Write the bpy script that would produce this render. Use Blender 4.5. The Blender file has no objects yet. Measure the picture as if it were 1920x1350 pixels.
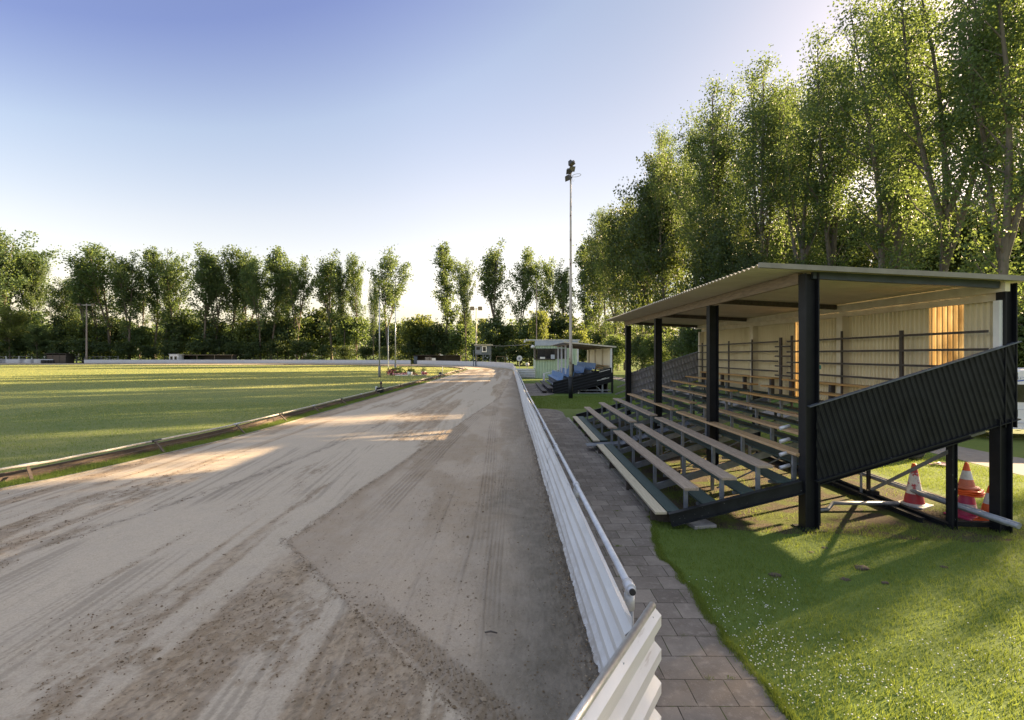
import bpy, bmesh, math, random
import numpy as np
from mathutils import Vector, Matrix
R = math.radians
sc = bpy.context.scene
col = sc.collection
# ------------------------------------------------------------------ camera
FPX, CX, HY, CH = 937.0, 960.0, 666.0, 2.535
cam_d = bpy.data.cameras.new('camera'); cam = bpy.data.objects.new('camera', cam_d); col.objects.link(cam)
cam.location = (0, 0, CH); cam.rotation_euler = (R(90), 0, 0)
cam_d.sensor_fit = 'HORIZONTAL'; cam_d.sensor_width = 36; cam_d.lens = 36 * FPX / 1920
cam_d.shift_y = -(675 - HY) / 1920; cam_d.clip_start = 0.05; cam_d.clip_end = 3000
sc.camera = cam
# ------------------------------------------------------------------ light
SUN_AZ, SUN_EL = 63.0, 19.0
w = bpy.data.worlds.new('World'); sc.world = w; w.use_nodes = True
nt = w.node_tree; nt.nodes.clear()
sky = nt.nodes.new('ShaderNodeTexSky'); sky.sky_type = 'NISHITA'; sky.sun_disc = False
sky.sun_elevation = R(SUN_EL); sky.sun_rotation = R(SUN_AZ); sky.altitude = 0
sky.air_density = 1.0; sky.dust_density = 1.2; sky.ozone_density = 2.0
bg = nt.nodes.new('ShaderNodeBackground'); bg.inputs[1].default_value = 0.13
wo = nt.nodes.new('ShaderNodeOutputWorld')
# white balance of the photograph, a deeper blue away from the sun, and a brighter sky overhead added as fill for the shade
def wn(ty, **kw):
    x = nt.nodes.new(ty)
    for k, v in kw.items(): setattr(x, k, v)
    return x
def wmul(a, b):
    x = wn('ShaderNodeMix', data_type='RGBA', blend_type='MULTIPLY'); x.inputs[0].default_value = 1
    nt.links.new(a, x.inputs[6])
    if isinstance(b, tuple): x.inputs[7].default_value = (*b, 1)
    else: nt.links.new(b, x.inputs[7])
    return x.outputs[2]
tc = wn('ShaderNodeTexCoord'); sp = wn('ShaderNodeSeparateXYZ'); nt.links.new(tc.outputs['Generated'], sp.inputs[0])
m1 = wn('ShaderNodeMath', operation='MULTIPLY_ADD'); nt.links.new(sp.outputs[0], m1.inputs[0]); m1.inputs[1].default_value = -.9; m1.inputs[2].default_value = 1
m2 = wn('ShaderNodeMath', operation='MULTIPLY'); nt.links.new(m1.outputs[0], m2.inputs[0]); nt.links.new(sp.outputs[2], m2.inputs[1])
rp_ = wn('ShaderNodeValToRGB'); nt.links.new(m2.outputs[0], rp_.inputs[0]); el = rp_.color_ramp.elements; el.new(.5); el.new(.5); el.new(.5); el.new(.5)
for e_, (p_, c_) in zip(el, ((0.0, (.20, .275, .50)), (.07, (.37, .435, .60)), (.16, (.56, .57, .655)), (.335, (.57, .585, .69)), (.52, (.515, .575, .735)), (.70, (.33, .39, .69)))): e_.position = p_; e_.color = (*c_, 1)
mr = wn('ShaderNodeMapRange', interpolation_type='SMOOTHSTEP'); nt.links.new(sp.outputs[2], mr.inputs[0]); mr.inputs[1].default_value = .57; mr.inputs[2].default_value = .80
mx = wn('ShaderNodeMix', data_type='RGBA'); nt.links.new(mr.outputs[0], mx.inputs[0]); nt.links.new(rp_.outputs[0], mx.inputs[6]); mx.inputs[7].default_value = (1.42, 1.42, 1.42, 1)
sdot = wn('ShaderNodeVectorMath', operation='DOT_PRODUCT'); nt.links.new(tc.outputs['Generated'], sdot.inputs[0])
sdot.inputs[1].default_value = (math.sin(R(SUN_AZ)) * math.cos(R(SUN_EL)), math.cos(R(SUN_AZ)) * math.cos(R(SUN_EL)), math.sin(R(SUN_EL)))
ms = wn('ShaderNodeMapRange', interpolation_type='SMOOTHSTEP'); nt.links.new(sdot.outputs['Value'], ms.inputs[0]); ms.inputs[1].default_value = .35; ms.inputs[2].default_value = .85; ms.inputs[3].default_value = 0.0; ms.inputs[4].default_value = 1.0
msc = wn('ShaderNodeMix', data_type='RGBA'); nt.links.new(ms.outputs[0], msc.inputs[0]); msc.inputs[6].default_value = (1, 1, 1, 1); msc.inputs[7].default_value = (.62, .695, .735, 1)
nt.links.new(wmul(wmul(wmul(sky.outputs[0], (1.20, .80, .52)), mx.outputs[2]), msc.outputs[2]), bg.inputs[0]); nt.links.new(bg.outputs[0], wo.inputs[0])
sd = bpy.data.lights.new('sun', 'SUN'); sd.energy = 4.6; sd.angle = R(0.6); sd.color = (1.0, 0.74, 0.44)
so = bpy.data.objects.new('sun', sd); col.objects.link(so); so.location = (30, 20, 30)
to_sun = Vector((math.sin(R(SUN_AZ)) * math.cos(R(SUN_EL)), math.cos(R(SUN_AZ)) * math.cos(R(SUN_EL)), math.sin(R(SUN_EL))))
so.rotation_euler = (-to_sun).to_track_quat('-Z', 'Y').to_euler()
vs = sc.view_settings; vs.view_transform = 'Standard'; vs.look = 'None'; vs.exposure = 2.5; vs.gamma = 1; vs.use_curve_mapping = False
sc.cycles.max_bounces = 6; sc.cycles.diffuse_bounces = 3; sc.cycles.transmission_bounces = 4; sc.cycles.transparent_max_bounces = 4
sc.cycles.use_denoising = True; sc.cycles.denoising_prefilter = 'ACCURATE'; sc.cycles.use_adaptive_sampling = False; sc.cycles.sample_clamp_indirect = 6
# ------------------------------------------------------------------ helpers
def g(px, py, z=0.0):
    Y = (CH - z) * FPX / (py - HY); return ((px - CX) / FPX * Y, Y)
def tag(o, label=None, cat=None, group=None, kind=None):
    if label: o['label'] = label
    if cat: o['category'] = cat
    if group: o['group'] = group
    if kind: o['kind'] = kind
    return o
def empty(name, loc, rz=0.0):
    o = bpy.data.objects.new(name, None); col.objects.link(o); o.location = loc; o.rotation_euler = (0, 0, rz)
    o.empty_display_size = 0.2
    return o
def link(name, me, mat=None, parent=None, loc=None):
    o = bpy.data.objects.new(name, me); col.objects.link(o)
    if mat is not None and len(me.materials) == 0: me.materials.append(mat)
    if parent is not None: o.parent = parent
    if loc is not None: o.location = loc
    return o
def raw_mesh(name, verts, faces_flat, nper, smooth=False):
    """numpy mesh with a constant number of corners per face"""
    me = bpy.data.meshes.new(name)
    v = np.asarray(verts, np.float32); f = np.asarray(faces_flat, np.int32).ravel()
    me.vertices.add(len(v)); me.vertices.foreach_set('co', v.ravel())
    n = len(f) // nper
    me.loops.add(len(f)); me.loops.foreach_set('vertex_index', f)
    me.polygons.add(n); me.polygons.foreach_set('loop_start', np.arange(0, len(f), nper, dtype=np.int32))
    try: me.polygons.foreach_set('loop_total', np.full(n, nper, np.int32))
    except Exception: pass
    me.polygons.foreach_set('use_smooth', np.full(n, smooth, bool))
    me.update(calc_edges=True)
    return me
class MB:
    def __init__(s): s.v = []; s.f = []; s.sm = []
    def add(s, vs_, fs_, smooth=False):
        o = len(s.v); s.v += [tuple(p) for p in vs_]
        for q in fs_: s.f.append([i + o for i in q]); s.sm.append(smooth)
        return s
    def box(s, c, sz, rot=None):
        x, y, z = sz[0] / 2, sz[1] / 2, sz[2] / 2
        P = [Vector(p) for p in ((-x,-y,-z),(x,-y,-z),(x,y,-z),(-x,y,-z),(-x,-y,z),(x,-y,z),(x,y,z),(-x,y,z))]
        if rot is not None: P = [rot @ p for p in P]
        c = Vector(c)
        return s.add([p + c for p in P], [(0,3,2,1),(4,5,6,7),(0,1,5,4),(1,2,6,5),(2,3,7,6),(3,0,4,7)])
    def span(s, a, b):
        return s.box([(a[i] + b[i]) / 2 for i in range(3)], [abs(b[i] - a[i]) for i in range(3)])
    def bar(s, p0, p1, wd, ht, up=(0, 0, 1)):
        p0 = Vector(p0); p1 = Vector(p1); d = p1 - p0; L = d.length; d.normalize()
        up = Vector(up)
        if abs(d.dot(up)) > 0.98: up = Vector((0, 1, 0))
        sx = d.cross(up).normalized(); uz = sx.cross(d).normalized()
        m = Matrix((sx, d, uz)).transposed()
        return s.box((p0 + p1) / 2, (wd, L, ht), m)
    def ibeam(s, p0, p1, wd, dp, t=0.014, up=(0, 0, 1)):
        """I section: two flanges and a web; wd along side, dp along up"""
        p0 = Vector(p0); p1 = Vector(p1); d = (p1 - p0).normalized(); upv = Vector(up)
        if abs(d.dot(upv)) > 0.98: upv = Vector((1, 0, 0))
        sx = d.cross(upv).normalized(); uz = sx.cross(d).normalized()
        for sg in (-1, 1):
            o = uz * (sg * (dp / 2 - t / 2)); s.bar(p0 + o, p1 + o, wd, t, uz)
        s.bar(p0, p1, t, dp - 2 * t, uz)
        return s
    def tube(s, pts, rad, n=10, cap=True, smooth=True):
        pts = [Vector(p) for p in pts]
        rads = rad if isinstance(rad, (list, tuple)) else [rad] * len(pts)
        vv = []; ff = []
        for i, p in enumerate(pts):
            d = (pts[min(i + 1, len(pts) - 1)] - pts[max(i - 1, 0)]).normalized()
            a = Vector((0, 0, 1)) if abs(d.z) < 0.9 else Vector((1, 0, 0))
            x = d.cross(a).normalized(); y = x.cross(d).normalized()
            for k in range(n):
                t = 2 * math.pi * k / n
                vv.append(p + (x * math.cos(t) + y * math.sin(t)) * rads[i])
        for i in range(len(pts) - 1):
            for k in range(n):
                a = i * n + k; b = i * n + (k + 1) % n
                ff.append((a, a + n, b + n, b))
        s.add(vv, ff, smooth)
        if cap:
            o = len(s.v) - len(vv)
            s.f.append([o + k for k in range(n)]); s.sm.append(False)
            s.f.append([o + len(vv) - 1 - k for k in range(n)]); s.sm.append(False)
        return s
    def lathe(s, prof, c=(0, 0, 0), n=24, smooth=True):
        vv = []; ff = []
        for r, z in prof:
            for k in range(n):
                t = 2 * math.pi * k / n; vv.append((c[0] + r * math.cos(t), c[1] + r * math.sin(t), c[2] + z))
        for i in range(len(prof) - 1):
            for k in range(n):
                a = i * n + k; b = i * n + (k + 1) % n
                ff.append((a, b, b + n, a + n))
        return s.add(vv, ff, smooth)
    def prism(s, poly, y0, y1):
        """polygon in x,z extruded along y"""
        n = len(poly); vv = [(x, y0, z) for x, z in poly] + [(x, y1, z) for x, z in poly]
        ff = [tuple(range(n)), tuple(range(2 * n - 1, n - 1, -1))] + [(i, i + n, (i + 1) % n + n, (i + 1) % n) for i in range(n)]
        return s.add(vv, ff)
    def build(s, name, mat, parent=None, loc=None, bevel=0.0):
        me = bpy.data.meshes.new(name); me.from_pydata(s.v, [], s.f)
        me.polygons.foreach_set('use_smooth', s.sm); me.update()
        bm = bmesh.new(); bm.from_mesh(me); bmesh.ops.recalc_face_normals(bm, faces=bm.faces); bm.to_mesh(me); bm.free()
        o = link(name, me, mat, parent, loc)
        if bevel:
            b = o.modifiers.new('bevel', 'BEVEL'); b.width = bevel; b.segments = 2; b.limit_method = 'ANGLE'
        return o
def trap(t, pitch, top=0.32, ramp=0.18):
    """trapezoidal rib profile 0..1"""
    q = (t / pitch) % 1.0
    if q < ramp: return q / ramp
    if q < ramp + top: return 1.0
    if q < 2 * ramp + top: return 1 - (q - ramp - top) / ramp
    return 0.0
def trap_stops(W, pitch, top=0.32, ramp=0.18):
    ts = {0.0, W}; k = 0
    while k * pitch < W:
        for q in (0, ramp, ramp + top, 2 * ramp + top):
            t = (k + q) * pitch
            if 0 < t < W: ts.add(t)
        k += 1
    return sorted(ts)
def sheet(mb, o, u, v, n, L, W, pitch, depth, segs=1, wave=False, thick=0.0025, clip=None, top=.32, ramp=.18):
    """corrugated sheet: ribs run along u, profile across v, displaced along n"""
    o = Vector(o); u = Vector(u); v = Vector(v); n = Vector(n)
    if wave: ts = list(np.linspace(0, W, max(2, int(W / pitch * 6)) + 1))
    else: ts = trap_stops(W, pitch, top, ramp)
    rows = []
    for t in ts:
        d = depth * (0.5 - 0.5 * math.cos(2 * math.pi * t / pitch)) if wave else depth * trap(t, pitch, top, ramp)
        a, b = (0, L) if clip is None else clip(t)
        if b <= a: continue
        rows.append([o + v * t + u * (a + (b - a) * i / segs) + n * d for i in range(segs + 1)])
    m = segs + 1; vv = [p for r in rows for p in r]; N = len(vv)
    vv += [p - n * thick for p in vv]; ff = []
    for i in range(len(rows) - 1):
        for k in range(segs):
            a = i * m + k
            ff.append((a, a + 1, a + m + 1, a + m)); ff.append((N + a, N + a + m, N + a + m + 1, N + a + 1))
    E = len(rows)
    for i in range(E - 1):
        for k in (0, segs):
            a = i * m + k; ff.append((a, a + m, N + a + m, N + a))
    for i in (0, E - 1):
        for k in range(segs):
            a = i * m + k; ff.append((a, a + 1, N + a + 1, N + a))
    mb.add(vv, ff)
    return mb
# ------------------------------------------------------------------ materials
class NT:
    def __init__(s, name):
        s.m = bpy.data.materials.new(name); s.m.use_nodes = True; s.t = s.m.node_tree; s.t.nodes.clear()
        s.out = s.n('ShaderNodeOutputMaterial')
    def n(s, ty, **kw):
        x = s.t.nodes.new(ty)
        for k, v in kw.items(): setattr(x, k, v)
        return x
    def l(s, a, b): s.t.links.new(a, b)
    def coord(s, kind='Object', scale=(1, 1, 1)):
        c = s.n('ShaderNodeTexCoord'); mp = s.n('ShaderNodeMapping'); mp.inputs['Scale'].default_value = scale
        s.l(c.outputs[kind], mp.inputs[0]); return mp.outputs[0]
    def noise(s, vec, scale, detail=4, rough=0.55, dist=0.0):
        x = s.n('ShaderNodeTexNoise'); x.inputs['Scale'].default_value = scale; x.inputs['Detail'].default_value = detail
        x.inputs['Roughness'].default_value = rough; x.inputs['Distortion'].default_value = dist
        if vec is not None: s.l(vec, x.inputs['Vector'])
        return x.outputs['Fac']
    def ramp(s, fac, stops):
        x = s.n('ShaderNodeValToRGB'); e = x.color_ramp.elements
        while len(e) < len(stops): e.new(0.5)
        for i, (p, c) in enumerate(stops):
            e[i].position = p; e[i].color = (c[0], c[1], c[2], 1) if not isinstance(c, (int, float)) else (c, c, c, 1)
        s.l(fac, x.inputs[0]); return x.outputs[0]
    def mix(s, fac, a, b, blend='MIX'):
        x = s.n('ShaderNodeMix', data_type='RGBA', blend_type=blend)
        for sock, val in ((x.inputs[0], fac), (x.inputs[6], a), (x.inputs[7], b)):
            if isinstance(val, (int, float)): sock.default_value = val
            elif isinstance(val, tuple): sock.default_value = (val[0], val[1], val[2], 1)
            else: s.l(val, sock)
        return x.outputs[2]
    def math(s, op, a, b=0.0):
        x = s.n('ShaderNodeMath', operation=op)
        for i, val in enumerate((a, b)):
            if isinstance(val, (int, float)): x.inputs[i].default_value = val
            else: s.l(val, x.inputs[i])
        return x.outputs[0]
    def bump(s, h, strength=0.3, dist=0.01):
        x = s.n('ShaderNodeBump'); x.inputs['Strength'].default_value = strength; x.inputs['Distance'].default_value = dist
        s.l(h, x.inputs['Height']); return x.outputs[0]
    def bsdf(s, colr, rough=0.6, metal=0.0, normal=None, spec=0.5):
        x = s.n('ShaderNodeBsdfPrincipled')
        if isinstance(colr, tuple): x.inputs['Base Color'].default_value = (*colr[:3], 1)
        else: s.l(colr, x.inputs['Base Color'])
        if isinstance(rough, (int, float)): x.inputs['Roughness'].default_value = rough
        else: s.l(rough, x.inputs['Roughness'])
        x.inputs['Metallic'].default_value = metal; x.inputs['Specular IOR Level'].default_value = spec
        if normal is not None: s.l(normal, x.inputs['Normal'])
        s.l(x.outputs[0], s.out.inputs[0]); return x
def mat(name, c1, c2=None, scale=6.0, rough=0.6, metal=0.0, bump=0.0, stretch=(1, 1, 1), lo=0.35, hi=0.68, c3=None, spot=0.62, spotscale=14.0, spec=0.5, bdist=0.01):
    k = NT(name); v = k.coord('Object', stretch)
    c2 = c2 or tuple(x * 0.75 for x in c1)
    nz = k.noise(v, scale, 6, 0.6)
    c = k.ramp(nz, [(lo, c1), (hi, c2)])
    if c3 is not None:
        n2 = k.noise(k.coord('Object'), spotscale, 5, 0.65)
        c = k.mix(k.ramp(n2, [(spot, 0.0), (spot + 0.05, 1.0)]), c, c3)
    nb = None
    if bump: nb = k.bump(k.noise(v, scale * 3, 5, 0.6), bump, bdist)
    k.bsdf(c, rough, metal, nb, spec)
    return k.m
M = {}
M['white_sheet'] = mat('white_sheet', (.64, .65, .66), (.54, .55, .56), 3, 0.38, stretch=(1, .3, 2), lo=.45, hi=.8, c3=(.42, .40, .37), spot=.70, spotscale=5)
def barrier_sheet():
    k = NT('white_sheet'); v = k.coord('Object', (1, .35, 1.6)); o = k.coord('Object')
    c = k.ramp(k.noise(v, 3, 6, .6), [(.42, (.63, .64, .66)), (.8, (.50, .50, .51))])
    sx_ = k.n('ShaderNodeSeparateXYZ'); k.l(o, sx_.inputs[0])
    low = k.ramp(sx_.outputs[2], [(.0, 1.0), (.42, 0.0)])
    spl = k.math('MULTIPLY', low, k.ramp(k.noise(o, 9, 6, .7), [(.36, 0.0), (.60, 1.0)]))
    c = k.mix(k.math('MULTIPLY', spl, .75), c, (.27, .225, .175))
    scuff = k.ramp(k.noise(k.coord('Object', (1, .25, 6)), 4, 4, .6), [(.66, 0.0), (.70, .55)])
    c = k.mix(scuff, c, (.36, .34, .33))
    k.bsdf(c, .42, 0, k.bump(k.noise(v, 2.2, 3, .5), .12, .02)); return k.m
M['white_sheet'] = barrier_sheet()
M['galv'] = mat('galvanised', (.55, .56, .58), (.40, .41, .44), 14, 0.38, 0.75, .05)
M['pipe'] = mat('grey_pipe', (.60, .61, .64), (.46, .47, .50), 9, 0.42, 0.2, .04)
M['rubber'] = mat('black_rubber', (.015, .015, .016), (.03, .03, .03), 20, .7, bump=.1)
M['black'] = mat('black_paint', (.006, .007, .010), (.012, .013, .017), 5, .5, spec=.3, bump=.12, c3=(.12, .12, .12), spot=.735, spotscale=26)
M['black_worn'] = mat('worn_black_paint', (.007, .008, .011), (.015, .018, .021), 5, .55, spec=.3, bump=.2, c3=(.30, .31, .30), spot=.665, spotscale=22)
M['black_sheet'] = mat('black_sheet', (.006, .007, .010), (.013, .015, .019), 4, .5, spec=.3, bump=.08, stretch=(1, 1, 1), c3=(.03, .042, .037), spot=.70, spotscale=7)
M['roof_edge'] = mat('grey_edge_trim', (.27, .25, .21), (.20, .185, .155), 4, .6, c3=(.2,.17,.13), spot=.68, spotscale=9)
M['wood_old'] = mat('weathered_wood', (.45, .36, .27), (.29, .22, .165), 7, .75, bump=.5, stretch=(9, .7, 9), c3=(.11, .09, .075), spot=.66, spotscale=9)
M['wood_mid'] = mat('worn_varnished_wood', (.52, .36, .20), (.38, .25, .13), 7, .55, bump=.35, stretch=(9, .7, 9), c3=(.17, .11, .07), spot=.70, spotscale=9)
M['wood_new'] = mat('varnished_wood', (.58, .35, .13), (.45, .26, .09), 6, .45, bump=.25, stretch=(9, .6, 9))
M['wood_pale'] = mat('pale_bare_wood', (.62, .55, .40), (.48, .41, .29), 6, .75, bump=.35, stretch=(9, .6, 9), c3=(.25, .22, .17), spot=.70, spotscale=7)
M['wood_dark'] = mat('dark_beam_wood', (.105, .085, .07), (.055, .045, .04), 6, .7, bump=.4, stretch=(3, 3, 3))
M['wood_beam'] = mat('bare_beam_wood', (.30, .235, .165), (.17, .13, .095), 5, .75, bump=.4, stretch=(6, .7, 6))
M['green_board'] = mat('green_board', (.022, .052, .044), (.05, .075, .075), 8, .6, bump=.3, stretch=(8, .6, 8), c3=(.15, .15, .15), spot=.72, spotscale=18)
M['grey_steel'] = mat('grey_steel', (.27, .29, .32), (.17, .185, .21), 9, .45, .3, .1, c3=(.12, .075, .05), spot=.70, spotscale=12)
M['grey_plate'] = mat('grey_chequer_plate', (.14, .16, .19), (.09, .10, .125), 12, .5, .2, .3)
M['cream_sheet'] = mat('cream_sheet', (.84, .77, .58), (.74, .66, .47), 2.5, .5, stretch=(1, 1, .4), lo=.4, hi=.75, c3=(.50, .40, .25), spot=.72, spotscale=6)
M['cream_trim'] = mat('cream_trim', (.72, .66, .52), (.58, .51, .38), 4, .6, bump=.1)
M['roof_under'] = mat('beige_roof_sheet', (.60, .54, .44), (.50, .44, .35), 2.2, .55, c3=(.34, .29, .22), spot=.70, spotscale=5)
M['rail_bar'] = mat('brown_bar', (.085, .07, .062), (.045, .04, .04), 9, .55, bump=.15)
M['panel_grey'] = mat('weathered_grey_sheet', (.36, .36, .39), (.25, .25, .28), 6, .6, bump=.15)
M['slat_grey'] = mat('grey_cladding', (.25, .245, .25), (.16, .155, .165), 5, .6, bump=.15)
M['green_hut'] = mat('pale_green_sheet', (.47, .58, .42), (.38, .49, .35), 2, .5)
M['blue_grey'] = mat('pale_blue_grey', (.50, .54, .62), (.42, .46, .54), 3, .5)
M['dark_glass'] = mat('dark_glass', (.012, .013, .014), (.03, .03, .032), 2, .12)
M['dark_brown'] = mat('dark_brown_boards', (.075, .06, .05), (.04, .034, .03), 4, .7, bump=.2)
M['tower_blue'] = mat('slate_blue_boards', (.10, .125, .155), (.07, .09, .115), 3, .65)
M['blue_seat'] = mat('blue_plastic', (.10, .22, .44), (.08, .18, .37), 3, .38)
M['pole_rust'] = mat('rusty_pole_paint', (.55, .50, .43), (.42, .36, .30), 3, .6, bump=.1, stretch=(1, 1, .35), c3=(.17, .09, .055), spot=.56, spotscale=1.7)
M['lamp_metal'] = mat('dark_lamp_housing', (.035, .034, .032), (.06, .055, .05), 6, .45)
M['lens'] = mat('lamp_glass', (.28, .25, .20), (.20, .18, .15), 5, .12)
M['rust'] = mat('rust_red', (.24, .11, .07), (.15, .075, .05), 5, .75)
M['white'] = mat('white_paint', (.80, .80, .79), (.70, .70, .69), 4, .45)
M['cone_orange'] = mat('cone_orange', (.86, .13, .02), (.72, .10, .02), 6, .45)
M['cone_red'] = mat('cone_red', (.46, .035, .05), (.33, .03, .045), 8, .5, bump=.1)
M['cone_pink'] = mat('cone_faded_pink', (.50, .045, .13), (.42, .04, .10), 8, .5)
M['cone_salmon'] = mat('cone_faded_salmon', (.60, .17, .09), (.50, .13, .07), 8, .5)
M['cone_white'] = mat('cone_white_band', (.72, .70, .66), (.55, .52, .49), 10, .5)
M['cone_worn'] = mat('cone_flaked_band', (.72, .70, .66), (.58, .55, .53), 10, .5, c3=(.42, .035, .05), spot=.53, spotscale=9)
M['stone'] = mat('concrete_slab', (.34, .32, .30), (.25, .235, .22), 9, .85, bump=.3)
M['curb'] = mat('kerb_concrete', (.30, .275, .24), (.21, .19, .165), 8, .85, bump=.3)
M['brownboard'] = mat('brown_board', (.145, .105, .075), (.085, .062, .048), 6, .8, bump=.4, stretch=(2, 2, 5))
M['soil'] = mat('bare_soil', (.105, .080, .058), (.06, .047, .035), 9, .95, bump=.6, bdist=.03)
M['caravan'] = mat('caravan_white', (.72, .74, .78), (.66, .68, .73), 2, .3)
M['bark'] = mat('bark', (.15, .125, .095), (.075, .06, .048), 5, .9, bump=.6, stretch=(1, 1, .25), bdist=.03)
M['bark_pale'] = mat('pale_bark', (.17, .15, .12), (.085, .073, .058), 4, .9, bump=.5, stretch=(1, 1, .25), bdist=.03)
M['asphalt'] = mat('lane_asphalt', (.20, .185, .175), (.15, .14, .135), 5, .9, bump=.3)
M['concrete_bldg'] = mat('grey_building', (.48, .48, .50), (.40, .40, .43), .5, .7)
M['letter_blue'] = mat('emblem_blue', (.03, .09, .42), (.03, .08, .36), 5, .4)
M['letter_grey'] = mat('emblem_grey', (.28, .32, .42), (.24, .28, .38), 5, .4)
# translucent sheet in the stand's back wall: real light from behind glows through it
def translucent_sheet():
    k = NT('amber_translucent_sheet'); v = k.coord('Object', (1, 1, .25))
    c = k.ramp(k.noise(v, 6, 5, .6), [(.3, (.64, .57, .42)), (.7, (.52, .41, .25))])
    d = k.n('ShaderNodeBsdfDiffuse'); t = k.n('ShaderNodeBsdfTranslucent'); k.l(c, d.inputs[0]); k.l(c, t.inputs[0])
    mx = k.n('ShaderNodeMixShader'); mx.inputs[0].default_value = .72; k.l(d.outputs[0], mx.inputs[1]); k.l(t.outputs[0], mx.inputs[2])
    k.l(mx.outputs[0], k.out.inputs[0]); return k.m
M['amber'] = translucent_sheet()
def leaf_mat(name, dark, light, trans, tw=.45):
    k = NT(name)
    ge = k.n('ShaderNodeNewGeometry'); oi = k.n('ShaderNodeObjectInfo')
    c = k.mix(ge.outputs['Random Per Island'], dark, light)
    tc = k.mix(ge.outputs['Random Per Island'], trans, tuple(x * .55 for x in trans))
    hs = k.n('ShaderNodeHueSaturation'); k.l(c, hs.inputs['Color'])
    k.l(k.math('ADD', k.math('MULTIPLY', oi.outputs['Random'], .5), .75), hs.inputs['Value'])
    d = k.n('ShaderNodeBsdfPrincipled'); k.l(hs.outputs[0], d.inputs['Base Color']); d.inputs['Roughness'].default_value = .5
    d.inputs['Specular IOR Level'].default_value = .35
    t = k.n('ShaderNodeBsdfTranslucent'); k.l(tc, t.inputs[0])
    mx = k.n('ShaderNodeMixShader'); mx.inputs[0].default_value = tw
    k.l(d.outputs[0], mx.inputs[1]); k.l(t.outputs[0], mx.inputs[2]); k.l(mx.outputs[0], k.out.inputs[0])
    return k.m
M['leaf'] = leaf_mat('poplar_leaf', (.044, .080, .036), (.088, .135, .056), (.25, .34, .075), .45)
M['leaf_dark'] = leaf_mat('dark_leaf', (.026, .052, .024), (.062, .100, .038), (.20, .25, .04), .35)
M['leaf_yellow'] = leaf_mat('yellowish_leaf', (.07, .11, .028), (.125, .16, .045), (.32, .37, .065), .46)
M['blade'] = leaf_mat('grass_blade', (.072, .130, .018), (.190, .250, .055), (.32, .40, .06), .42)
M['petal_white'] = mat('white_petal', (.80, .80, .76), (.74, .74, .70), 5, .6)
M['petal_red'] = mat('red_petal', (.20, .03, .05), (.34, .09, .12), 20, .6)
M['petal_pink'] = mat('pink_petal', (.60, .42, .45), (.42, .22, .26), 20, .6)
def grass_mat(name, a, b, dry, scale=1.0):
    k = NT(name); v = k.coord('Object')
    big = k.noise(v, .06 * scale, 5, .6); med = k.noise(v, .9 * scale, 5, .65); fine = k.noise(v, 38 * scale, 3, .7)
    c = k.mix(k.ramp(med, [(.35, 0.0), (.68, 1.0)]), a, b)
    c = k.mix(k.math('MULTIPLY', k.ramp(big, [(.42, 0.0), (.62, 1.0)]), .55), c, dry)
    c = k.mix(k.math('MULTIPLY', fine, .55), c, tuple(x * .35 for x in a))
    k.bsdf(c, .9, 0, k.bump(k.math('ADD', fine, k.math('MULTIPLY', med, 2.0)), .6, .012), .15)
    return k.m
M['lawn'] = grass_mat('lawn', (.088, .150, .028), (.130, .188, .042), (.20, .21, .07))
M['field'] = grass_mat('infield_grass', (.150, .200, .062), (.215, .240, .078), (.31, .295, .12))
M['field_blade'] = leaf_mat('field_blade', (.15, .21, .06), (.28, .30, .10), (.74, .72, .24), .5)
def paving():
    k = NT('concrete_pavers'); v = k.coord('Object'); b = k.n('ShaderNodeTexBrick')
    b.inputs['Scale'].default_value = 1; b.inputs['Brick Width'].default_value = .30; b.inputs['Row Height'].default_value = .30
    b.inputs['Mortar Size'].default_value = .0045; b.inputs['Mortar Smooth'].default_value = .3; b.inputs['Bias'].default_value = 0
    b.inputs['Color1'].default_value = (.155, .134, .120, 1); b.inputs['Color2'].default_value = (.275, .240, .212, 1); b.inputs['Mortar'].default_value = (.035, .03, .024, 1)
    wv = k.n('ShaderNodeVectorMath', operation='ADD'); nn = k.n('ShaderNodeTexNoise'); nn.inputs['Scale'].default_value = 1.3
    k.l(v, nn.inputs['Vector']); sc_ = k.n('ShaderNodeVectorMath', operation='SCALE'); sc_.inputs['Scale'].default_value = .02
    k.l(nn.outputs['Color'], sc_.inputs[0]); k.l(v, wv.inputs[0]); k.l(sc_.outputs[0], wv.inputs[1]); k.l(wv.outputs[0], b.inputs['Vector'])
    big = k.noise(v, 1.4, 6, .65); fine = k.noise(v, 130, 2, .7); mid = k.noise(v, 14, 5, .65)
    c = k.mix(k.math('MULTIPLY', k.ramp(big, [(.40, 0.0), (.62, 1.0)]), .6), b.outputs['Color'], (.115, .095, .08))
    c = k.mix(k.math('MULTIPLY', k.ramp(mid, [(.52, 0.0), (.72, 1.0)]), .5), c, (.33, .29, .255))
    c = k.mix(k.ramp(fine, [(.66, 0.0), (.74, 1.0)]), c, (.42, .39, .35))
    moss = k.math('MULTIPLY', b.outputs['Fac'], k.ramp(k.noise(v, 5, 3, .6), [(.52, 0.0), (.62, 1.0)]))
    c = k.mix(moss, c, (.055, .075, .02))
    h = k.math('SUBTRACT', k.math('ADD', k.math('MULTIPLY', mid, .25), k.math('MULTIPLY', fine, .1)), b.outputs['Fac'])
    k.bsdf(c, .88, 0, k.bump(h, .7, .012), .25)
    return k.m
M['paving'] = paving()
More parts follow.
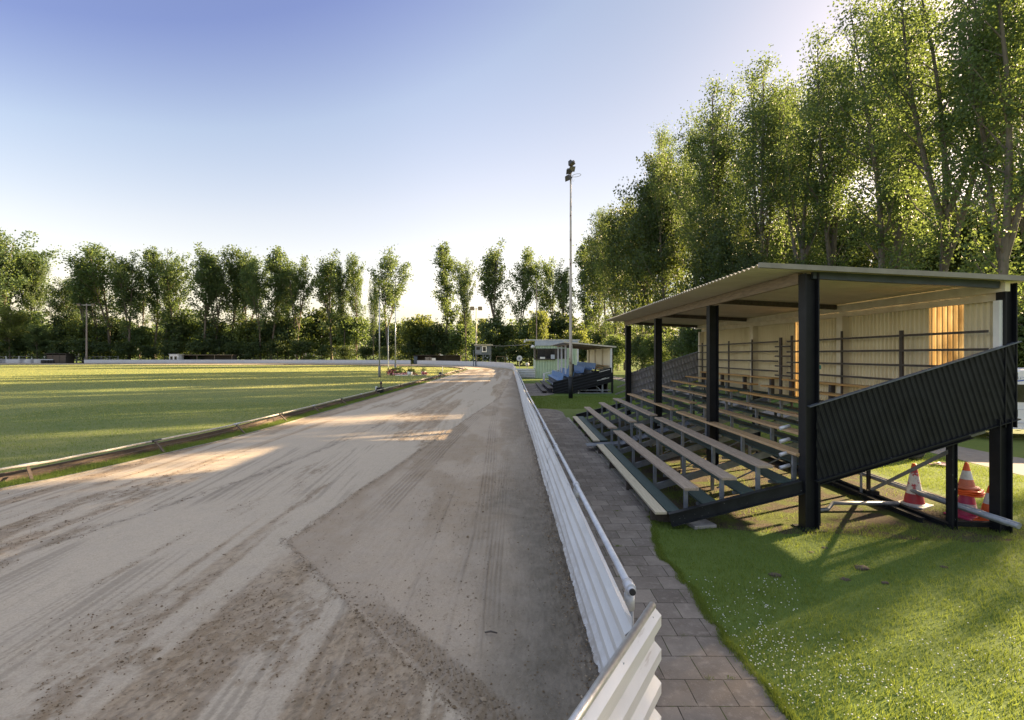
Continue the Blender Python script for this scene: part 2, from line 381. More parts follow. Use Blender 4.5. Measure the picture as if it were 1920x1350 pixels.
def sand_mat():
    k = NT('track_sand'); at = k.n('ShaderNodeVertexColor'); at.layer_name = 'tone'; v = k.coord('Object')
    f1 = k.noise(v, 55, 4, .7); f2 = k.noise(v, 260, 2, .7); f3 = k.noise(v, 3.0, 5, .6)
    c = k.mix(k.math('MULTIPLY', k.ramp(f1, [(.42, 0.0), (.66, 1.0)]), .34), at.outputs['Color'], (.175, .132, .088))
    c = k.mix(k.math('MULTIPLY', k.ramp(f2, [(.50, 0.0), (.70, 1.0)]), .25), c, (.56, .49, .40))
    f4 = k.noise(v, 17, 5, .7); c = k.mix(k.math('MULTIPLY', k.ramp(f4, [(.56, 0.0), (.70, 1.0)]), .22), c, (.21, .16, .11))
    c = k.mix(k.math('MULTIPLY', k.ramp(f3, [(.4, 0.0), (.7, 1.0)]), .30), c, (.42, .36, .30))
    k.bsdf(c, .92, 0, k.bump(k.math('ADD', f1, k.math('MULTIPLY', f2, .4)), .55, .010), .2)
    return k.m
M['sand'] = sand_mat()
def crumb_mat():
    k = NT('sand_crumbs'); ge = k.n('ShaderNodeNewGeometry')
    c = k.ramp(ge.outputs['Random Per Island'], [(.0, (.13, .095, .062)), (.7, (.24, .18, .12)), (1.0, (.42, .35, .27))])
    k.bsdf(c, .95, 0, None, .1); return k.m
M['crumbs'] = crumb_mat()
def tread_soil():
    k = NT('soil_and_thin_grass'); v = k.coord('Object')
    a = k.noise(v, 1.6, 6, .65); f = k.noise(v, 34, 4, .7)
    c = k.ramp(f, [(.3, (.060, .048, .034)), (.7, (.13, .105, .075))])
    c = k.mix(k.ramp(a, [(.47, 0.0), (.58, 1.0)]), c, (.10, .125, .030))
    k.bsdf(c, .95, 0, k.bump(f, .9, .04), .1); return k.m
M['understand'] = tread_soil()
# ------------------------------------------------------------------ numpy noise
def _hash(ix, iy, seed):
    h = (ix.astype(np.int64) * 374761393 + iy.astype(np.int64) * 668265263 + seed * 974634777) & 0x7fffffff
    h = ((h ^ (h >> 13)) * 1274126177) & 0x7fffffff
    return ((h ^ (h >> 16)) & 0xffff) / 65535.0
def vnoise(x, y, seed=0):
    ix = np.floor(x); iy = np.floor(y); fx = x - ix; fy = y - iy
    ix = ix.astype(np.int64); iy = iy.astype(np.int64)
    ux = fx * fx * (3 - 2 * fx); uy = fy * fy * (3 - 2 * fy)
    a = _hash(ix, iy, seed); b = _hash(ix + 1, iy, seed); c = _hash(ix, iy + 1, seed); d = _hash(ix + 1, iy + 1, seed)
    return (a * (1 - ux) + b * ux) * (1 - uy) + (c * (1 - ux) + d * ux) * uy
def fbm(x, y, seed=0, oct=4, gain=.5):
    s = 0; a = 1; t = 0
    for i in range(oct):
        s = s + a * vnoise(x * 2 ** i + 17.3 * i, y * 2 ** i - 9.1 * i, seed + i); t += a; a *= gain
    return s / t
def sstep(a, b, x):
    t = np.clip((x - a) / (b - a), 0, 1); return t * t * (3 - 2 * t)
def catmull(pts, n):
    P = np.array(pts, float); P = np.vstack([2 * P[0] - P[1], P, 2 * P[-1] - P[-2]])
    out = []
    for i in range(1, len(P) - 2):
        t = np.linspace(0, 1, n, endpoint=False)[:, None]
        p0, p1, p2, p3 = P[i - 1], P[i], P[i + 1], P[i + 2]
        out.append(.5 * ((2 * p1) + (-p0 + p2) * t + (2 * p0 - 5 * p1 + 4 * p2 - p3) * t ** 2 + (-p0 + 3 * p1 - 3 * p2 + p3) * t ** 3))
    out.append(P[-2][None]); return np.vstack(out)
INNER = [(-11.5,1),(-10.6,5),(-9.62,9.2),(-9.2,10.5),(-8.75,13.3),(-8.4,16.6),(-8.2,26),(-7.85,44),(-7.7,60),(-7.6,75)]
INNER2 = [(-7.6,75),(-7.6,86),(-9,95),(-13,104),(-21,113),(-35,122),(-60,130),(-100,135),(-190,137)]
OUTER = [(.68,1),(.68,3),(.66,6),(.60,14),(.53,21),(.47,39),(.36,60),(.25,75)]
OUTER2 = [(.25,75),(.0,86),(-1.2,95),(-4.1,105),(-10,116),(-26.7,138),(-51,150),(-100,155),(-190,156)]
inn = catmull(INNER, 24); inn2 = catmull(INNER2, 24); outc = catmull(OUTER, 24); outc2 = catmull(OUTER2, 24)
def inX(Y): return np.interp(Y, inn[:, 1], inn[:, 0])
def outX(Y): return np.interp(Y, outc[:, 1], outc[:, 0])
def resample(c, n):
    d = np.r_[0, np.cumsum(np.hypot(*np.diff(c, axis=0).T))]; t = np.linspace(0, d[-1], n)
    return np.c_[np.interp(t, d, c[:, 0]), np.interp(t, d, c[:, 1])]
# ------------------------------------------------------------------ ground sheets
def grid_sheet(name, xs, ys, mat_, zf=None, kind='structure'):
    X, Y = np.meshgrid(xs, ys); Z = np.zeros_like(X) if zf is None else zf(X, Y)
    nx, ny = len(xs), len(ys); i = np.arange(nx * ny).reshape(ny, nx)
    f = np.stack([i[:-1, :-1], i[:-1, 1:], i[1:, 1:], i[1:, :-1]], -1).reshape(-1)
    me = raw_mesh(name, np.stack([X, Y, Z], -1).reshape(-1, 3), f, 4, True)
    return tag(link(name, me, mat_), kind=kind)
grid_sheet('ground', np.linspace(-900, 900, 31), np.linspace(-400, 1400, 31), M['lawn'], lambda X, Y: X * 0 - .10)
def lawn_z(X, Y):
    m = sstep(2.4, 3.2, X) + sstep(6.6, 5.4, Y) * sstep(1.95, 2.4, X)
    m = np.clip(m, 0, 1)
    return np.maximum(fbm(X * .9, Y * .9, 5, 3) - .30, 0) * .06 * m * sstep(7.4, 6.2, Y) + 0.0
grid_sheet('lawn', np.r_[np.linspace(.66, 14, 160), np.linspace(14.5, 80, 40)], np.r_[np.linspace(-3, 16, 200), np.linspace(16.5, 150, 60)], M['lawn'], lawn_z)
# infield inside the rail
def poly_sheet(name, pts, z, mat_, kind='structure'):
    bm = bmesh.new(); vv = [bm.verts.new((p[0], p[1], z)) for p in pts]; bm.faces.new(vv)
    bmesh.ops.triangulate(bm, faces=bm.faces[:]); bmesh.ops.recalc_face_normals(bm, faces=bm.faces)
    me = bpy.data.meshes.new(name); bm.to_mesh(me); bm.free()
    if me.polygons[0].normal.z < 0: me.flip_normals()
    return tag(link(name, me, mat_), kind=kind)
edge = np.vstack([inn, inn2[1:]])
poly_sheet('infield', [(-190, 1)] + [tuple(p) for p in edge] , .0, M['field'])
# footpath of concrete pavers
path_edge = [(1.95,-2),(1.93,1.5),(1.91,3.4),(1.935,4.0),(1.905,4.7),(1.94,5.3),(1.90,6.0),(1.905,6.6),(2.0,7.1),(2.14,7.6),(2.19,8.0),(2.19,14),(2.19,20.2),(2.2,22.5),(1.6,23.6),(.62,23.9)]
pe = [tuple(p) for p in catmull(path_edge, 6)]
poly_sheet('footpath', [(.66, -2)] + pe + [(.60, 14)], .012, M['paving'])
rng = random.Random(2); kb = MB(); y = 8.05
while y < 20:
    kb.box((2.245 + rng.uniform(-.006, .006), y + .1, .004 + rng.uniform(-.004, .006)), (.105, .196, .05)); y += .205
kb.build('kerb', M['curb'], bevel=.006)['kind'] = 'structure'
poly_sheet('footpath', [(.6,30.8),(1.9,30.8),(2.75,32.5),(2.85,44.5),(.5,44.5)], .012, M['paving'])
# asphalt lane behind the stands
lane = catmull([(10.7,-4),(10.75,10),(10.9,14),(10.9,30),(10.6,60),(9.5,95)], 8); lane_r = catmull([(12.75,-4),(12.6,11),(12.4,14),(12.5,30),(12.3,60),(11.4,95)], 8)
poly_sheet('lane', [tuple(p) for p in lane] + [tuple(p) for p in lane_r[::-1]], .006, M['asphalt'])
# ------------------------------------------------------------------ sand track: real relief, groomed and raked zones, ruts and tyre prints
def build_track():
    rows = []; Y = 1.3
    while Y < 75: rows.append(Y); Y += .0125 * max(Y / 3.0, .75) ** 1.45
    rows = np.array(rows); q = np.linspace(0, 1, 600); s = q * (1.55 - .55 * q)
    A = np.c_[inX(rows), rows]; B = np.c_[outX(rows) + .06, rows]
    n2 = 150; a2 = resample(inn2, n2)[1:]; b2 = resample(outc2, n2)[1:]
    A = np.vstack([A, [[inX(75.), 75.]], a2]); B = np.vstack([B, [[outX(75.), 75.]], b2])
    P = A[:, None, :] * (1 - s)[None, :, None] + B[:, None, :] * s[None, :, None]
    X = P[..., 0]; Y = P[..., 1]; S = np.broadcast_to(s, X.shape)
    near = sstep(60, 25, Y); D = np.maximum(Y, 2)
    # L1: edge between groomed left and raked right; L2: edge running back towards the camera
    l1x = np.interp(Y, [0, 6.75, 22.4, 30, 60, 80], [-4.0, -3.06, -1.55, -.75, .0, .2]) + (fbm(Y * .9, X * 0, 3, 3) - .5) * .08
    d1 = X - l1x
    l2y = 6.75 + (X + 3.06) / (-.333 + 3.06) * (3.47 - 6.75)
    d2 = (Y - l2y) / 1.56 + (fbm(X * 3, Y * 3, 4, 3) - .5) * .04
    R = sstep(-.02, .03, d1) * sstep(-.02, .03, d2)
    base = np.array([.520, .435, .335]); brown = np.array([.245, .175, .108]); grey = np.array([.420, .335, .250]); damp = np.array([.118, .104, .083])
    # streak coordinate: along the track
    wob = (fbm(X * .3, Y * .12, 21, 3) - .5) * 1.2
    u = X + wob * .5; v = Y
    streak = fbm(u * 1.7, v * .085, 31, 4, .55); patch = fbm(X * .9, Y * .32, 41, 4, .55)
    crumb = fbm(X * 16, Y * 9, 51, 4, .6); fine = fbm(X * 42, Y * 34, 61, 3, .6)
    rough = sstep(.46, .56, streak * .55 + patch * .45) * sstep(.36, .52, fbm(X * 5, Y * 1.2, 45, 4, .6))
    # churned wedge in front of the camera
    wl = 3.87 + (X + 2.89) * -.13
    ang = (X + 2.2) * .35 + (Y - 4.5)
    wedge = sstep(-4.6, -2.9, X) * sstep(-.75, -1.25, X) * sstep(0.0, .10, Y - wl + (fbm(X * 4, Y * 4, 47, 3) - .5) * .1) * sstep(5.7, 4.7, Y)
    wp = fbm(X * 1.9, Y * 1.5, 48, 4, .55)
    wrough = wedge * sstep(.44, .56, wp * .7 + .3 * fbm(X * 8, Y * 2.0, 49, 3))
    wrough = np.maximum(wrough, wedge * .9 * sstep(.16, .03, Y - wl))
    below = sstep(3.5, 3.2, Y) * sstep(-.4, -1.0, X) * sstep(.50, .57, fbm(X * 3, Y * 3, 50, 3))
    rough = np.clip(np.maximum(np.maximum(rough * .9, wrough), below), 0, 1) * (1 - R)
    rake = .5 + .5 * np.sin((X + .22 * Y + wob * .1) * 2 * np.pi / .055)
    H = 0.004 * (fbm(X * 2, Y * .6, 7, 3) - .5) * 2
    H = H + rough * ((crumb - .42) * .040 + (fine - .5) * .014) + wedge * (1 - wrough) * (rake - .5) * .005
    # raked zone relief
    H = H + R * ((fine - .5) * .011 + (crumb - .5) * .012 - .008)
    C = base[None, None] * (0.93 + .14 * fbm(u * 1.2, v * .3, 71, 4))[..., None]
    tone = sstep(.45, .56, streak)
    C = C * (1 - .60 * (tone * (1 - R))[..., None]) + .60 * (tone * (1 - R))[..., None] * brown * 1.40
    dk = rough * (.22 + .73 * sstep(.42, .48, crumb)) * (.65 + .35 * sstep(.35, .6, fine))  # darker broken sand, with crumb shade painted into its colour
    # fine drag lines left by the grader
    lines = sstep(.60, .70, vnoise((X + .10 * Y + wob * .1) * 34, Y * .35, 131)) * sstep(.40, .60, fbm(X * 1.2, Y * .4, 133, 3)) * (1 - R)
    lines2 = sstep(.62, .72, vnoise((X - .06 * Y) * 30, Y * .5, 135)) * sstep(.45, .62, fbm(X * 1.5, Y * .5, 137, 3)) * R
    C = C * (1 - .30 * np.clip(lines + lines2, 0, 1) * sstep(30, 12, Y))[..., None]
    spk = sstep(.56, .64, fbm(X * 30, Y * 22, 141, 3, .6)); C = C * (1 - spk * (.04 + .20 * R + .22 * tone * (1 - R) + .2 * rough) * sstep(25, 10, Y))[..., None]
    spk2 = sstep(.60, .66, fbm(X * 11, Y * 8, 143, 4, .65)); C = C * (1 - spk2 * (.05 + .22 * tone * (1 - R) + .20 * R) * sstep(25, 10, Y))[..., None]
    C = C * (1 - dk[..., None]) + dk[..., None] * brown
    rk = R * .85
    gz = grey[None, None] * (.86 + .30 * fbm(X * 2.2, Y * .9, 81, 4))[..., None]
    bp = sstep(.46, .58, fbm(X * 1.1, Y * .35, 83, 4)) * sstep(4.5, 9, Y) * .65
    gz = gz * (1 - bp[..., None]) + bp[..., None] * brown * 1.12
    dmp = sstep(-.75, .30, X + (fbm(X * 1.5, Y * .8, 85, 4) - .5) * 1.1) * np.minimum((.40 + .75 * sstep(14, 4, Y)), 1.0)
    gz = gz * (1 - dmp[..., None]) + dmp[..., None] * damp
    C = C * (1 - rk[..., None]) + rk[..., None] * gz
    # edges with a crumbled lip
    lip = np.exp(-(d1 / .05) ** 2) * (Y > 6.6) + np.exp(-(d2 / .05) ** 2) * (Y < 6.9) * (X > -3.2) * (X < .2)
    H = H + lip * (.012 + .022 * (crumb - .35)); C = C * (1 - .35 * np.clip(lip, 0, 1)[..., None] * sstep(.4, .6, crumb)[..., None])
    # tyre print hugging the second edge
    tp = sstep(.05, .09, d2) * sstep(.38, .30, d2) * sstep(5.6, 4.6, Y) * (X > -3) * sstep(.3, .0, X)
    al = (X * .64 - Y * .77); chev = np.sin((al + np.abs(d2 - .2) * .8) * 2 * np.pi / .10) * np.sin(d2 * 2 * np.pi / .075)
    H = H + tp * (np.clip(chev * 2, -1, 1) * .010 - .006 + (crumb - .5) * .02); C = C * (1 - tp[..., None] * .5) + tp[..., None] * .5 * brown * .8
    # straight thin ruts and multi-rib tyre bands
    def band(xc, half, per, y0, y1, amp, dark):
        nonlocal H, C
        dd = X - xc + (fbm(Y * .4, X * 0, 91, 2) - .5) * .06
        m = sstep(half, half * .8, np.abs(dd)) * sstep(y0, y0 + 1.5, Y) * sstep(y1, y1 - 3, Y) * (.35 + .65 * sstep(.35, .6, fbm(X * 2, Y * .8, 93, 3)))
        H = H + m * amp * np.sin(dd * 2 * np.pi / per); C = C * (1 - dark * m * (.5 + .5 * np.sin(dd * 2 * np.pi / per)))[..., None]
    band(-.50 - .02 * (Y - 10), .17, .068, 6, 30, .006, .32)
    band(-.20, .10, .05, 4, 14, .005, .25)
    band(np.interp(Y, [7, 14.2, 22], [-2.24, -1.90, -1.45]), .26, .085, 6.9, 24, .007, .30)
    band(np.interp(Y, [9, 16, 40], [-5.4, -5.1, -4.6]), .14, .07, 8, 45, .006, .30)
    band(np.interp(Y, [8, 12, 40], [-8.3, -7.9, -6.9]), .20, .09, 8, 45, .006, .28)
    band(np.interp(Y, [3.0, 12], [-1.05, -1.13]), .022, .09, 3.3, 13, .008, .35)
    band(np.interp(Y, [4, 9], [-.62, -.55]), .05, .1, 3.6, 9, .008, .3)
    band(np.interp(Y, [3.4, 11], [-.28, -.35]), .03, .12, 3.2, 10, .007, .3)
    # dark groove along the third lane
    gx = np.interp(Y, [6, 11, 16, 40], [-6.3, -5.3, -4.9, -4.2]); gm = np.exp(-((X - gx) / .07) ** 2) * sstep(5, 8, Y) * sstep(40, 22, Y) * sstep(.35, .6, crumb)
    H = H - gm * .01; C = C * (1 - .45 * gm[..., None])
    # ridge of loose soil against the fence
    df = outX(Y) - X; rd = np.exp(-(df / .13) ** 2) * (Y < 75)
    H = H + rd * (.035 + .05 * (crumb - .45)); C = C * (1 - .55 * rd[..., None] * sstep(.3, .55, crumb)[..., None])
    # loose crumbs thrown up where the surface is broken
    ar = np.abs(np.gradient(X, axis=1)) * np.abs(np.gradient(Y, axis=0))
    Wt = (rough * sstep(.40, .5, crumb) + np.clip(lip, 0, 1) * 1.6 + tp * 1.0 + R * (.05 + .18 * sstep(.55, .62, patch)) + rd * 2.2 + gm * .8 + tone * (1 - R) * .12) * ar * sstep(17, 5, Y) * (Y > 2) * (X > -Y * 1.06)
    r8 = np.random.default_rng(88); pr = (Wt / Wt.sum()).ravel(); idx = r8.choice(pr.size, 19000, p=pr); n8 = len(idx)
    cx, cy, cz = X.ravel()[idx], Y.ravel()[idx], H.ravel()[idx] * .9 + .006
    rr8 = np.exp(r8.normal(-5.38, .42, n8)); ang = r8.uniform(0, 6.28, n8)
    octa = np.array([(1, 0, 0), (0, 1, 0), (-1, 0, 0), (0, -1, 0), (0, 0, .8), (0, 0, -.8)]); V8 = octa[None] * r8.uniform(.6, 1.3, (n8, 6, 1)) * rr8[:, None, None]
    ca_, sa_ = np.cos(ang)[:, None], np.sin(ang)[:, None]
    V8 = np.stack([V8[..., 0] * ca_ * 1.4 - V8[..., 1] * sa_, V8[..., 0] * sa_ * 1.4 + V8[..., 1] * ca_, V8[..., 2]], -1) + np.stack([cx, cy, cz + rr8 * .35], 1)[:, None]
    F8 = np.arange(n8)[:, None, None] * 6 + np.array([(0, 1, 4), (1, 2, 4), (2, 3, 4), (3, 0, 4), (1, 0, 5), (2, 1, 5), (3, 2, 5), (0, 3, 5)])[None]
    tag(link('sand_crumbs', raw_mesh('sand_crumbs', V8.reshape(-1, 3), F8.ravel(), 3), M['crumbs']), kind='stuff')
    # far curve: concentric streaks
    far = sstep(55, 80, Y); fs = fbm(S * 9, np.arange(X.shape[0])[:, None] * .02 + X * 0, 97, 4)
    C = C * (1 - .30 * far[..., None] * sstep(.5, .62, fs)[..., None])
    H = H * (near * .9 + .1) + .006
    ny, nx = X.shape; i = np.arange(nx * ny).reshape(ny, nx)
    f = np.stack([i[:-1, :-1], i[:-1, 1:], i[1:, 1:], i[1:, :-1]], -1).reshape(-1)
    me = raw_mesh('track', np.stack([X, Y, H], -1).reshape(-1, 3), f, 4, True)
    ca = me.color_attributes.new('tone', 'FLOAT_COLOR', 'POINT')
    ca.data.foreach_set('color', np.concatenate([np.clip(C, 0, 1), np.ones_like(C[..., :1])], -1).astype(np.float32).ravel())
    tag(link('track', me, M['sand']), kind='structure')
build_track()
# ------------------------------------------------------------------ white corrugated barrier along the straight
def path_frame(c, d):
    """point and direction at arc length d of polyline c"""
    L = np.r_[0, np.cumsum(np.hypot(*np.diff(c, axis=0).T))]
    x = np.interp(d, L, c[:, 0]); y = np.interp(d, L, c[:, 1]); x2 = np.interp(d + .05, L, c[:, 0]); y2 = np.interp(d + .05, L, c[:, 1])
    t = Vector((x2 - x, y2 - y, 0)); t.normalize(); return Vector((x, y, 0)), t
fence_c = outc[outc[:, 1] >= 2.95]; fence_c = np.vstack([[[.68, 3.0]], fence_c[fence_c[:, 1] > 3.05]])
def strip(mb, c, z0, z1, pitch, depth, step, phase=0.0):
    """horizontal-ribbed sheet following a plan curve; ribs stand off to the right"""
    prof = [(z1 - t, depth * trap(t + phase, pitch)) for t in trap_stops(z1 - z0, pitch)]
    L = float(np.hypot(*np.diff(c, axis=0).T).sum()); n = max(1, int(round(L / step))); vv = []; ff = []
    for i in range(n + 1):
        p, t = path_frame(c, min(L * i / n, L - .051)); p = p if i < n else Vector((c[-1, 0], c[-1, 1], 0))
        nr = Vector((t.y, -t.x, 0))
        for z, dd in prof: vv.append(p + nr * dd + Vector((0, 0, z)))
    m = len(prof); N = len(vv)
    vv += [p + Vector((.0022, 0, -.0008)) for p in vv]
    for i in range(n):
        for k in range(m - 1):
            a = i * m + k
            ff.append((a, a + m, a + m + 1, a + 1)); ff.append((N + a, N + a + 1, N + a + m + 1, N + a + m))
        a = i * m; ff.append((a, N + a, N + a + m, a + m))
    for i in (0, n):
        for k in range(m - 1): a = i * m + k; ff.append((a, a + 1, N + a + 1, N + a))
    mb.add(vv, ff)
fence = tag(empty('corrugated_barrier', (.68, 3.0, 0)), 'long white corrugated metal barrier with grey tube handrail dividing sand track from paved walk', 'barrier')
def loc_pts(vs_, o): return [(p[0] - o[0], p[1] - o[1], p[2] - o[2]) for p in vs_]
FO = (.68, 3.0, 0)
Ltot = float(np.hypot(*np.diff(fence_c, axis=0).T).sum()); npan = 24; pl = Ltot / npan
Lc = np.r_[0, np.cumsum(np.hypot(*np.diff(fence_c, axis=0).T))]
rng = random.Random(4)
for i in range(npan):
    d0, d1 = i * pl, (i + 1) * pl + .06
    ds = np.linspace(d0, min(d1, Ltot), 4); cc = np.c_[np.interp(ds, Lc, fence_c[:, 0]), np.interp(ds, Lc, fence_c[:, 1])]
    cc[:, 0] += .004 * (i % 2) + rng.uniform(-.006, .006)
    mb = MB(); strip(mb, cc, .03, 1.0 + rng.uniform(-.006, .006), .205, .042, pl / 3); mb.v = loc_pts(mb.v, FO)
    mb.build('panel', M['white_sheet'], fence)
post_y = [3.42, 6.1, 8.75, 11.4, 14.1, 16.8, 19.5, 22.2, 24.9, 27.6, 30.3, 33, 36, 39, 42, 45, 48, 51, 54, 57, 60, 63, 66, 69, 72]
for k, y in enumerate(post_y):
    x = float(outX(y)) + .125
    mb = MB().tube([(x, y, -.1), (x, y, .89)], .030, 12); mb.v = loc_pts(mb.v, FO); p = mb.build('post', M['grey_steel'], fence)
    mb = MB().tube([(x, y, .80), (x, y, .905)], .036, 12).tube([(x, y - .05, .955), (x, y + .05, .955)], .036, 14).box((x, y, .905), (.05, .05, .05))
    mb.v = loc_pts(mb.v, FO); mb.build('clamp', M['pipe'], p)
rp = [(float(outX(y)) + .125, y, .955 + rng.uniform(-.004, .004)) for y in [3.34] + post_y[1:] + [74]]
mb = MB().tube(rp, .0255, 14); mb.v = loc_pts(mb.v, FO); mb.build('handrail', M['pipe'], fence)
x = rp[0][0]; mb = MB().tube([(x, 3.325, .955), (x, 3.345, .955)], .0215, 14); mb.v = loc_pts(mb.v, FO); mb.build('end_plug', M['rubber'], fence)
# open gate leaf in the foreground
def gate():
    P1 = Vector((.872, 3.10, 0)); d = Vector((-.527, -.850, 0)); d.normalize(); n = Vector((.850, -.527, 0)); n.normalize()
    o = tag(empty('barrier_gate', P1), 'white corrugated gate leaf swung open beside the near end of the long barrier', 'gate')
    L = 2.3; mb = MB(); sheet(mb, n * .012 + Vector((0, 0, .975)), d, Vector((0, 0, -1)), n, L, .93, .208, .042); mb.build('panel', M['white_sheet'], o)
    MB().tube([Vector((0, 0, .985)) - d * .0, Vector((0, 0, .985)) + d * L], .022, 14).build('top_tube', M['galv'], o)
    mb = MB()
    for s in (.09, .62, 1.15, 1.7):
        q = d * s + n * .026 + Vector((0, 0, .955)); mb.tube([q, q + n * .008], .008, 8)
    mb.build('bolt', M['galv'], o)
    MB().tube([d * .06 - n * .02 + Vector((0, 0, -.02)), d * .06 - n * .02 + Vector((0, 0, .965))], .02, 10).tube([d * (L - .05) - n * .02 + Vector((0, 0, -.02)), d * (L - .05) - n * .02 + Vector((0, 0, .965))], .02, 10).build('frame_tube', M['galv'], o)
gate()
# far curved wall (two runs, with the gap at the dark shelter) -------------------------------------
wc = np.vstack([outc[-1:], outc2[1:]])
wl = np.r_[0, np.cumsum(np.hypot(*np.diff(wc, axis=0).T))]
def wall_run(d0, d1, label, h=1.12):
    ds = np.arange(d0, d1, 2.0); cc = np.c_[np.interp(ds, wl, wc[:, 0]), np.interp(ds, wl, wc[:, 1])]
    o = (cc[0, 0], cc[0, 1], 0); e = tag(empty('curved_barrier', o), label, 'barrier')
    mb = MB(); strip(mb, cc, .0, h, .26, .04, 2.0); mb.v = loc_pts(mb.v, o); mb.build('panel', M['white_sheet'], e)
    mb = MB(); mb.tube([(p[0] + .05, p[1] + .05, h + .01) for p in cc], .03, 6); mb.v = loc_pts(mb.v, o); mb.build('top_rail', M['galv'], e)
    mb = MB()
    for i in range(0, len(cc), 3): mb.span((cc[i, 0] + .05, cc[i, 1] + .06, -.1), (cc[i, 0] + .12, cc[i, 1] + .13, h - .02))
    mb.v = loc_pts(mb.v, o); tag(mb.build('support', M['grey_steel'], e))
dg = float(wl[np.argmin(np.hypot(wc[:, 0] + 27.5, wc[:, 1] - 138.4))])
dl = float(wl[np.argmin(np.abs(wc[:, 0] + 135.5))])
wall_run(0, dg - 1.2, 'white curved barrier round the bend, between the long barrier and the dark shelter opening')
wall_run(dg + 1.0, dl, 'very long white barrier along the far side of the grass, below the poplar row')
wall_run(dl + 8.5, wl[-1], 'white barrier stub at the far left, left of the row of tyre stacks', 1.25)
# ------------------------------------------------------------------ low inner rail
rail = tag(empty('running_rail', (-9.9, 9.0, 0)), 'low tube rail on leaning stakes along the inner edge of the sand track', 'rail')
RO = (-9.9, 9.0, 0)
ic = np.vstack([inn[inn[:, 1] > 4], inn2[1:]]); il = np.r_[0, np.cumsum(np.hypot(*np.diff(ic, axis=0).T))]
def off(c, k):
    t = np.gradient(c, axis=0); t /= np.hypot(t[:, 0], t[:, 1])[:, None]; return c + np.c_[-t[:, 1], t[:, 0]] * k
rc = off(ic, .50); sc_ = off(ic, .12); bc1 = off(ic, .66); bc2 = off(ic, .86)
end = int(np.argmin(np.abs(ic[:, 0] + 60) + (ic[:, 1] < 100) * 1e3))
mb = MB(); mb.tube([(p[0], p[1],   .305 + .003 * math.sin(i * 1.7)) for i, p in enumerate(rc[:end:3])], .027, 10); mb.v = loc_pts(mb.v, RO); mb.build('rail_tube', mat('bare_rail_tube', (.56, .52, .46), (.40, .37, .32), 5, .6, .1), rail)
def ribbon(c, z0, z1, th):
    mb = MB(); n = len(c); t = np.gradient(c, axis=0); t /= np.hypot(t[:, 0], t[:, 1])[:, None]; nn = np.c_[-t[:, 1], t[:, 0]] * th
    vv = []
    for p, q in zip(c, nn): vv += [(p[0], p[1], z0), (p[0], p[1], z1), (p[0] + q[0], p[1] + q[1], z1), (p[0] + q[0], p[1] + q[1], z0)]
    ff = []
    for i in range(n - 1):
        a = i * 4
        for k in range(4): ff.append((a + k, a + (k + 1) % 4, a + 4 + (k + 1) % 4, a + 4 + k))
    ff += [(0, 3, 2, 1), (4 * n - 4, 4 * n - 3, 4 * n - 2, 4 * n - 1)]
    mb.add(vv, ff); return mb
mb = ribbon(bc1[:end:2], -.02, .10, .035); mb.v = loc_pts(mb.v, RO); mb.build('lower_board', M['brownboard'], rail)
mb = ribbon(bc2[:end:2], -.02, .16, .035); mb.v = loc_pts(mb.v, RO); mb.build('upper_board', M['brownboard'], rail)
d = 5.9; k = 0
Lend = il[end]
while d < Lend and k < 60:
    p, t = path_frame(sc_, min(d, 200)); q, _ = path_frame(rc, d * 1.0)
    i = int(np.searchsorted(il, d)); p = Vector((*sc_[i], 0)); q = Vector((*rc[i], 0))
    mb = MB().bar(p + Vector((.02, -.05, -.05)), q + Vector((0, .05, .275)), .05, .035); mb.v = loc_pts(mb.v, RO); s = mb.build('stake', M['brownboard'], rail)
    tt = Vector((rc[min(i + 1, len(rc) - 1)][0] - rc[i][0], rc[min(i + 1, len(rc) - 1)][1] - rc[i][1], 0)).normalized()
    c0 = q + Vector((0, .05, .305)); mb = MB().tube([c0 - tt * .14, c0 + tt * .16], .034, 10); mb.v = loc_pts(mb.v, RO); mb.build('coupling', M['pipe'] if k % 2 == 0 else M['lamp_metal'], s)
    d += 3.05; k += 1
mb = ribbon(off(ic, .0)[:end:2], -.05, .035, .055); tag(mb.build('track_kerb', M['curb']), kind='structure')
# ------------------------------------------------------------------ big grandstand, local frame: x = away from the track, y = along it
GS = empty('grandstand', (4.33, 7.29, 0), -.0165)
tag(GS, 'large open grandstand with tiered wooden benches, black posts and beige corrugated roof', 'grandstand')
PB = [0.0, 3.65, 7.98, 12.2]                       # post positions along the stand
RL = lambda a: .645 + .305 * (a + .10)             # raker line height
TZ = .008
ztop = lambda a, b=0.0: 3.62 - .054 * a + TZ * b                   # roof underside height
for i, b in enumerate(PB):
    MB().ibeam((0, b, -.1), (0, b, ztop(0, b) + (.10 if i == 0 else -.03)), .19, .20, .016, up=(1, 0, 0)).build('post', M['black'], GS, bevel=.003)
    if i == 0:
        MB().ibeam((2.70, -.06, -.1), (2.70, -.06, 1.62), .17, .18, .016, up=(1, 0, 0)).build('post', M['black'], GS, bevel=.003)
        MB().ibeam((2.80, -.04, 1.50), (2.80, -.04, ztop(2.8) + .10), .15, .17, .016, up=(1, 0, 0)).build('post', M['black'], GS, bevel=.003)
    else: MB().ibeam((2.98, b, -.1), (2.98, b, ztop(2.8, b) + .06), .17, .18, .016, up=(1, 0, 0)).build('post', M['black'], GS, bevel=.003)
MB().span((.10, .02, 2.33), (.19, .10, 2.39)).build('tag_plate', mat('teal_tag', (.03, .16, .13), (.02, .12, .10), 5, .5), GS)
# post base plates
for i, b in enumerate(PB):
    MB().span((-.16, b - .16, -.02), (.16, b + .16, .02)).build('base_plate', M['black_worn'], GS)
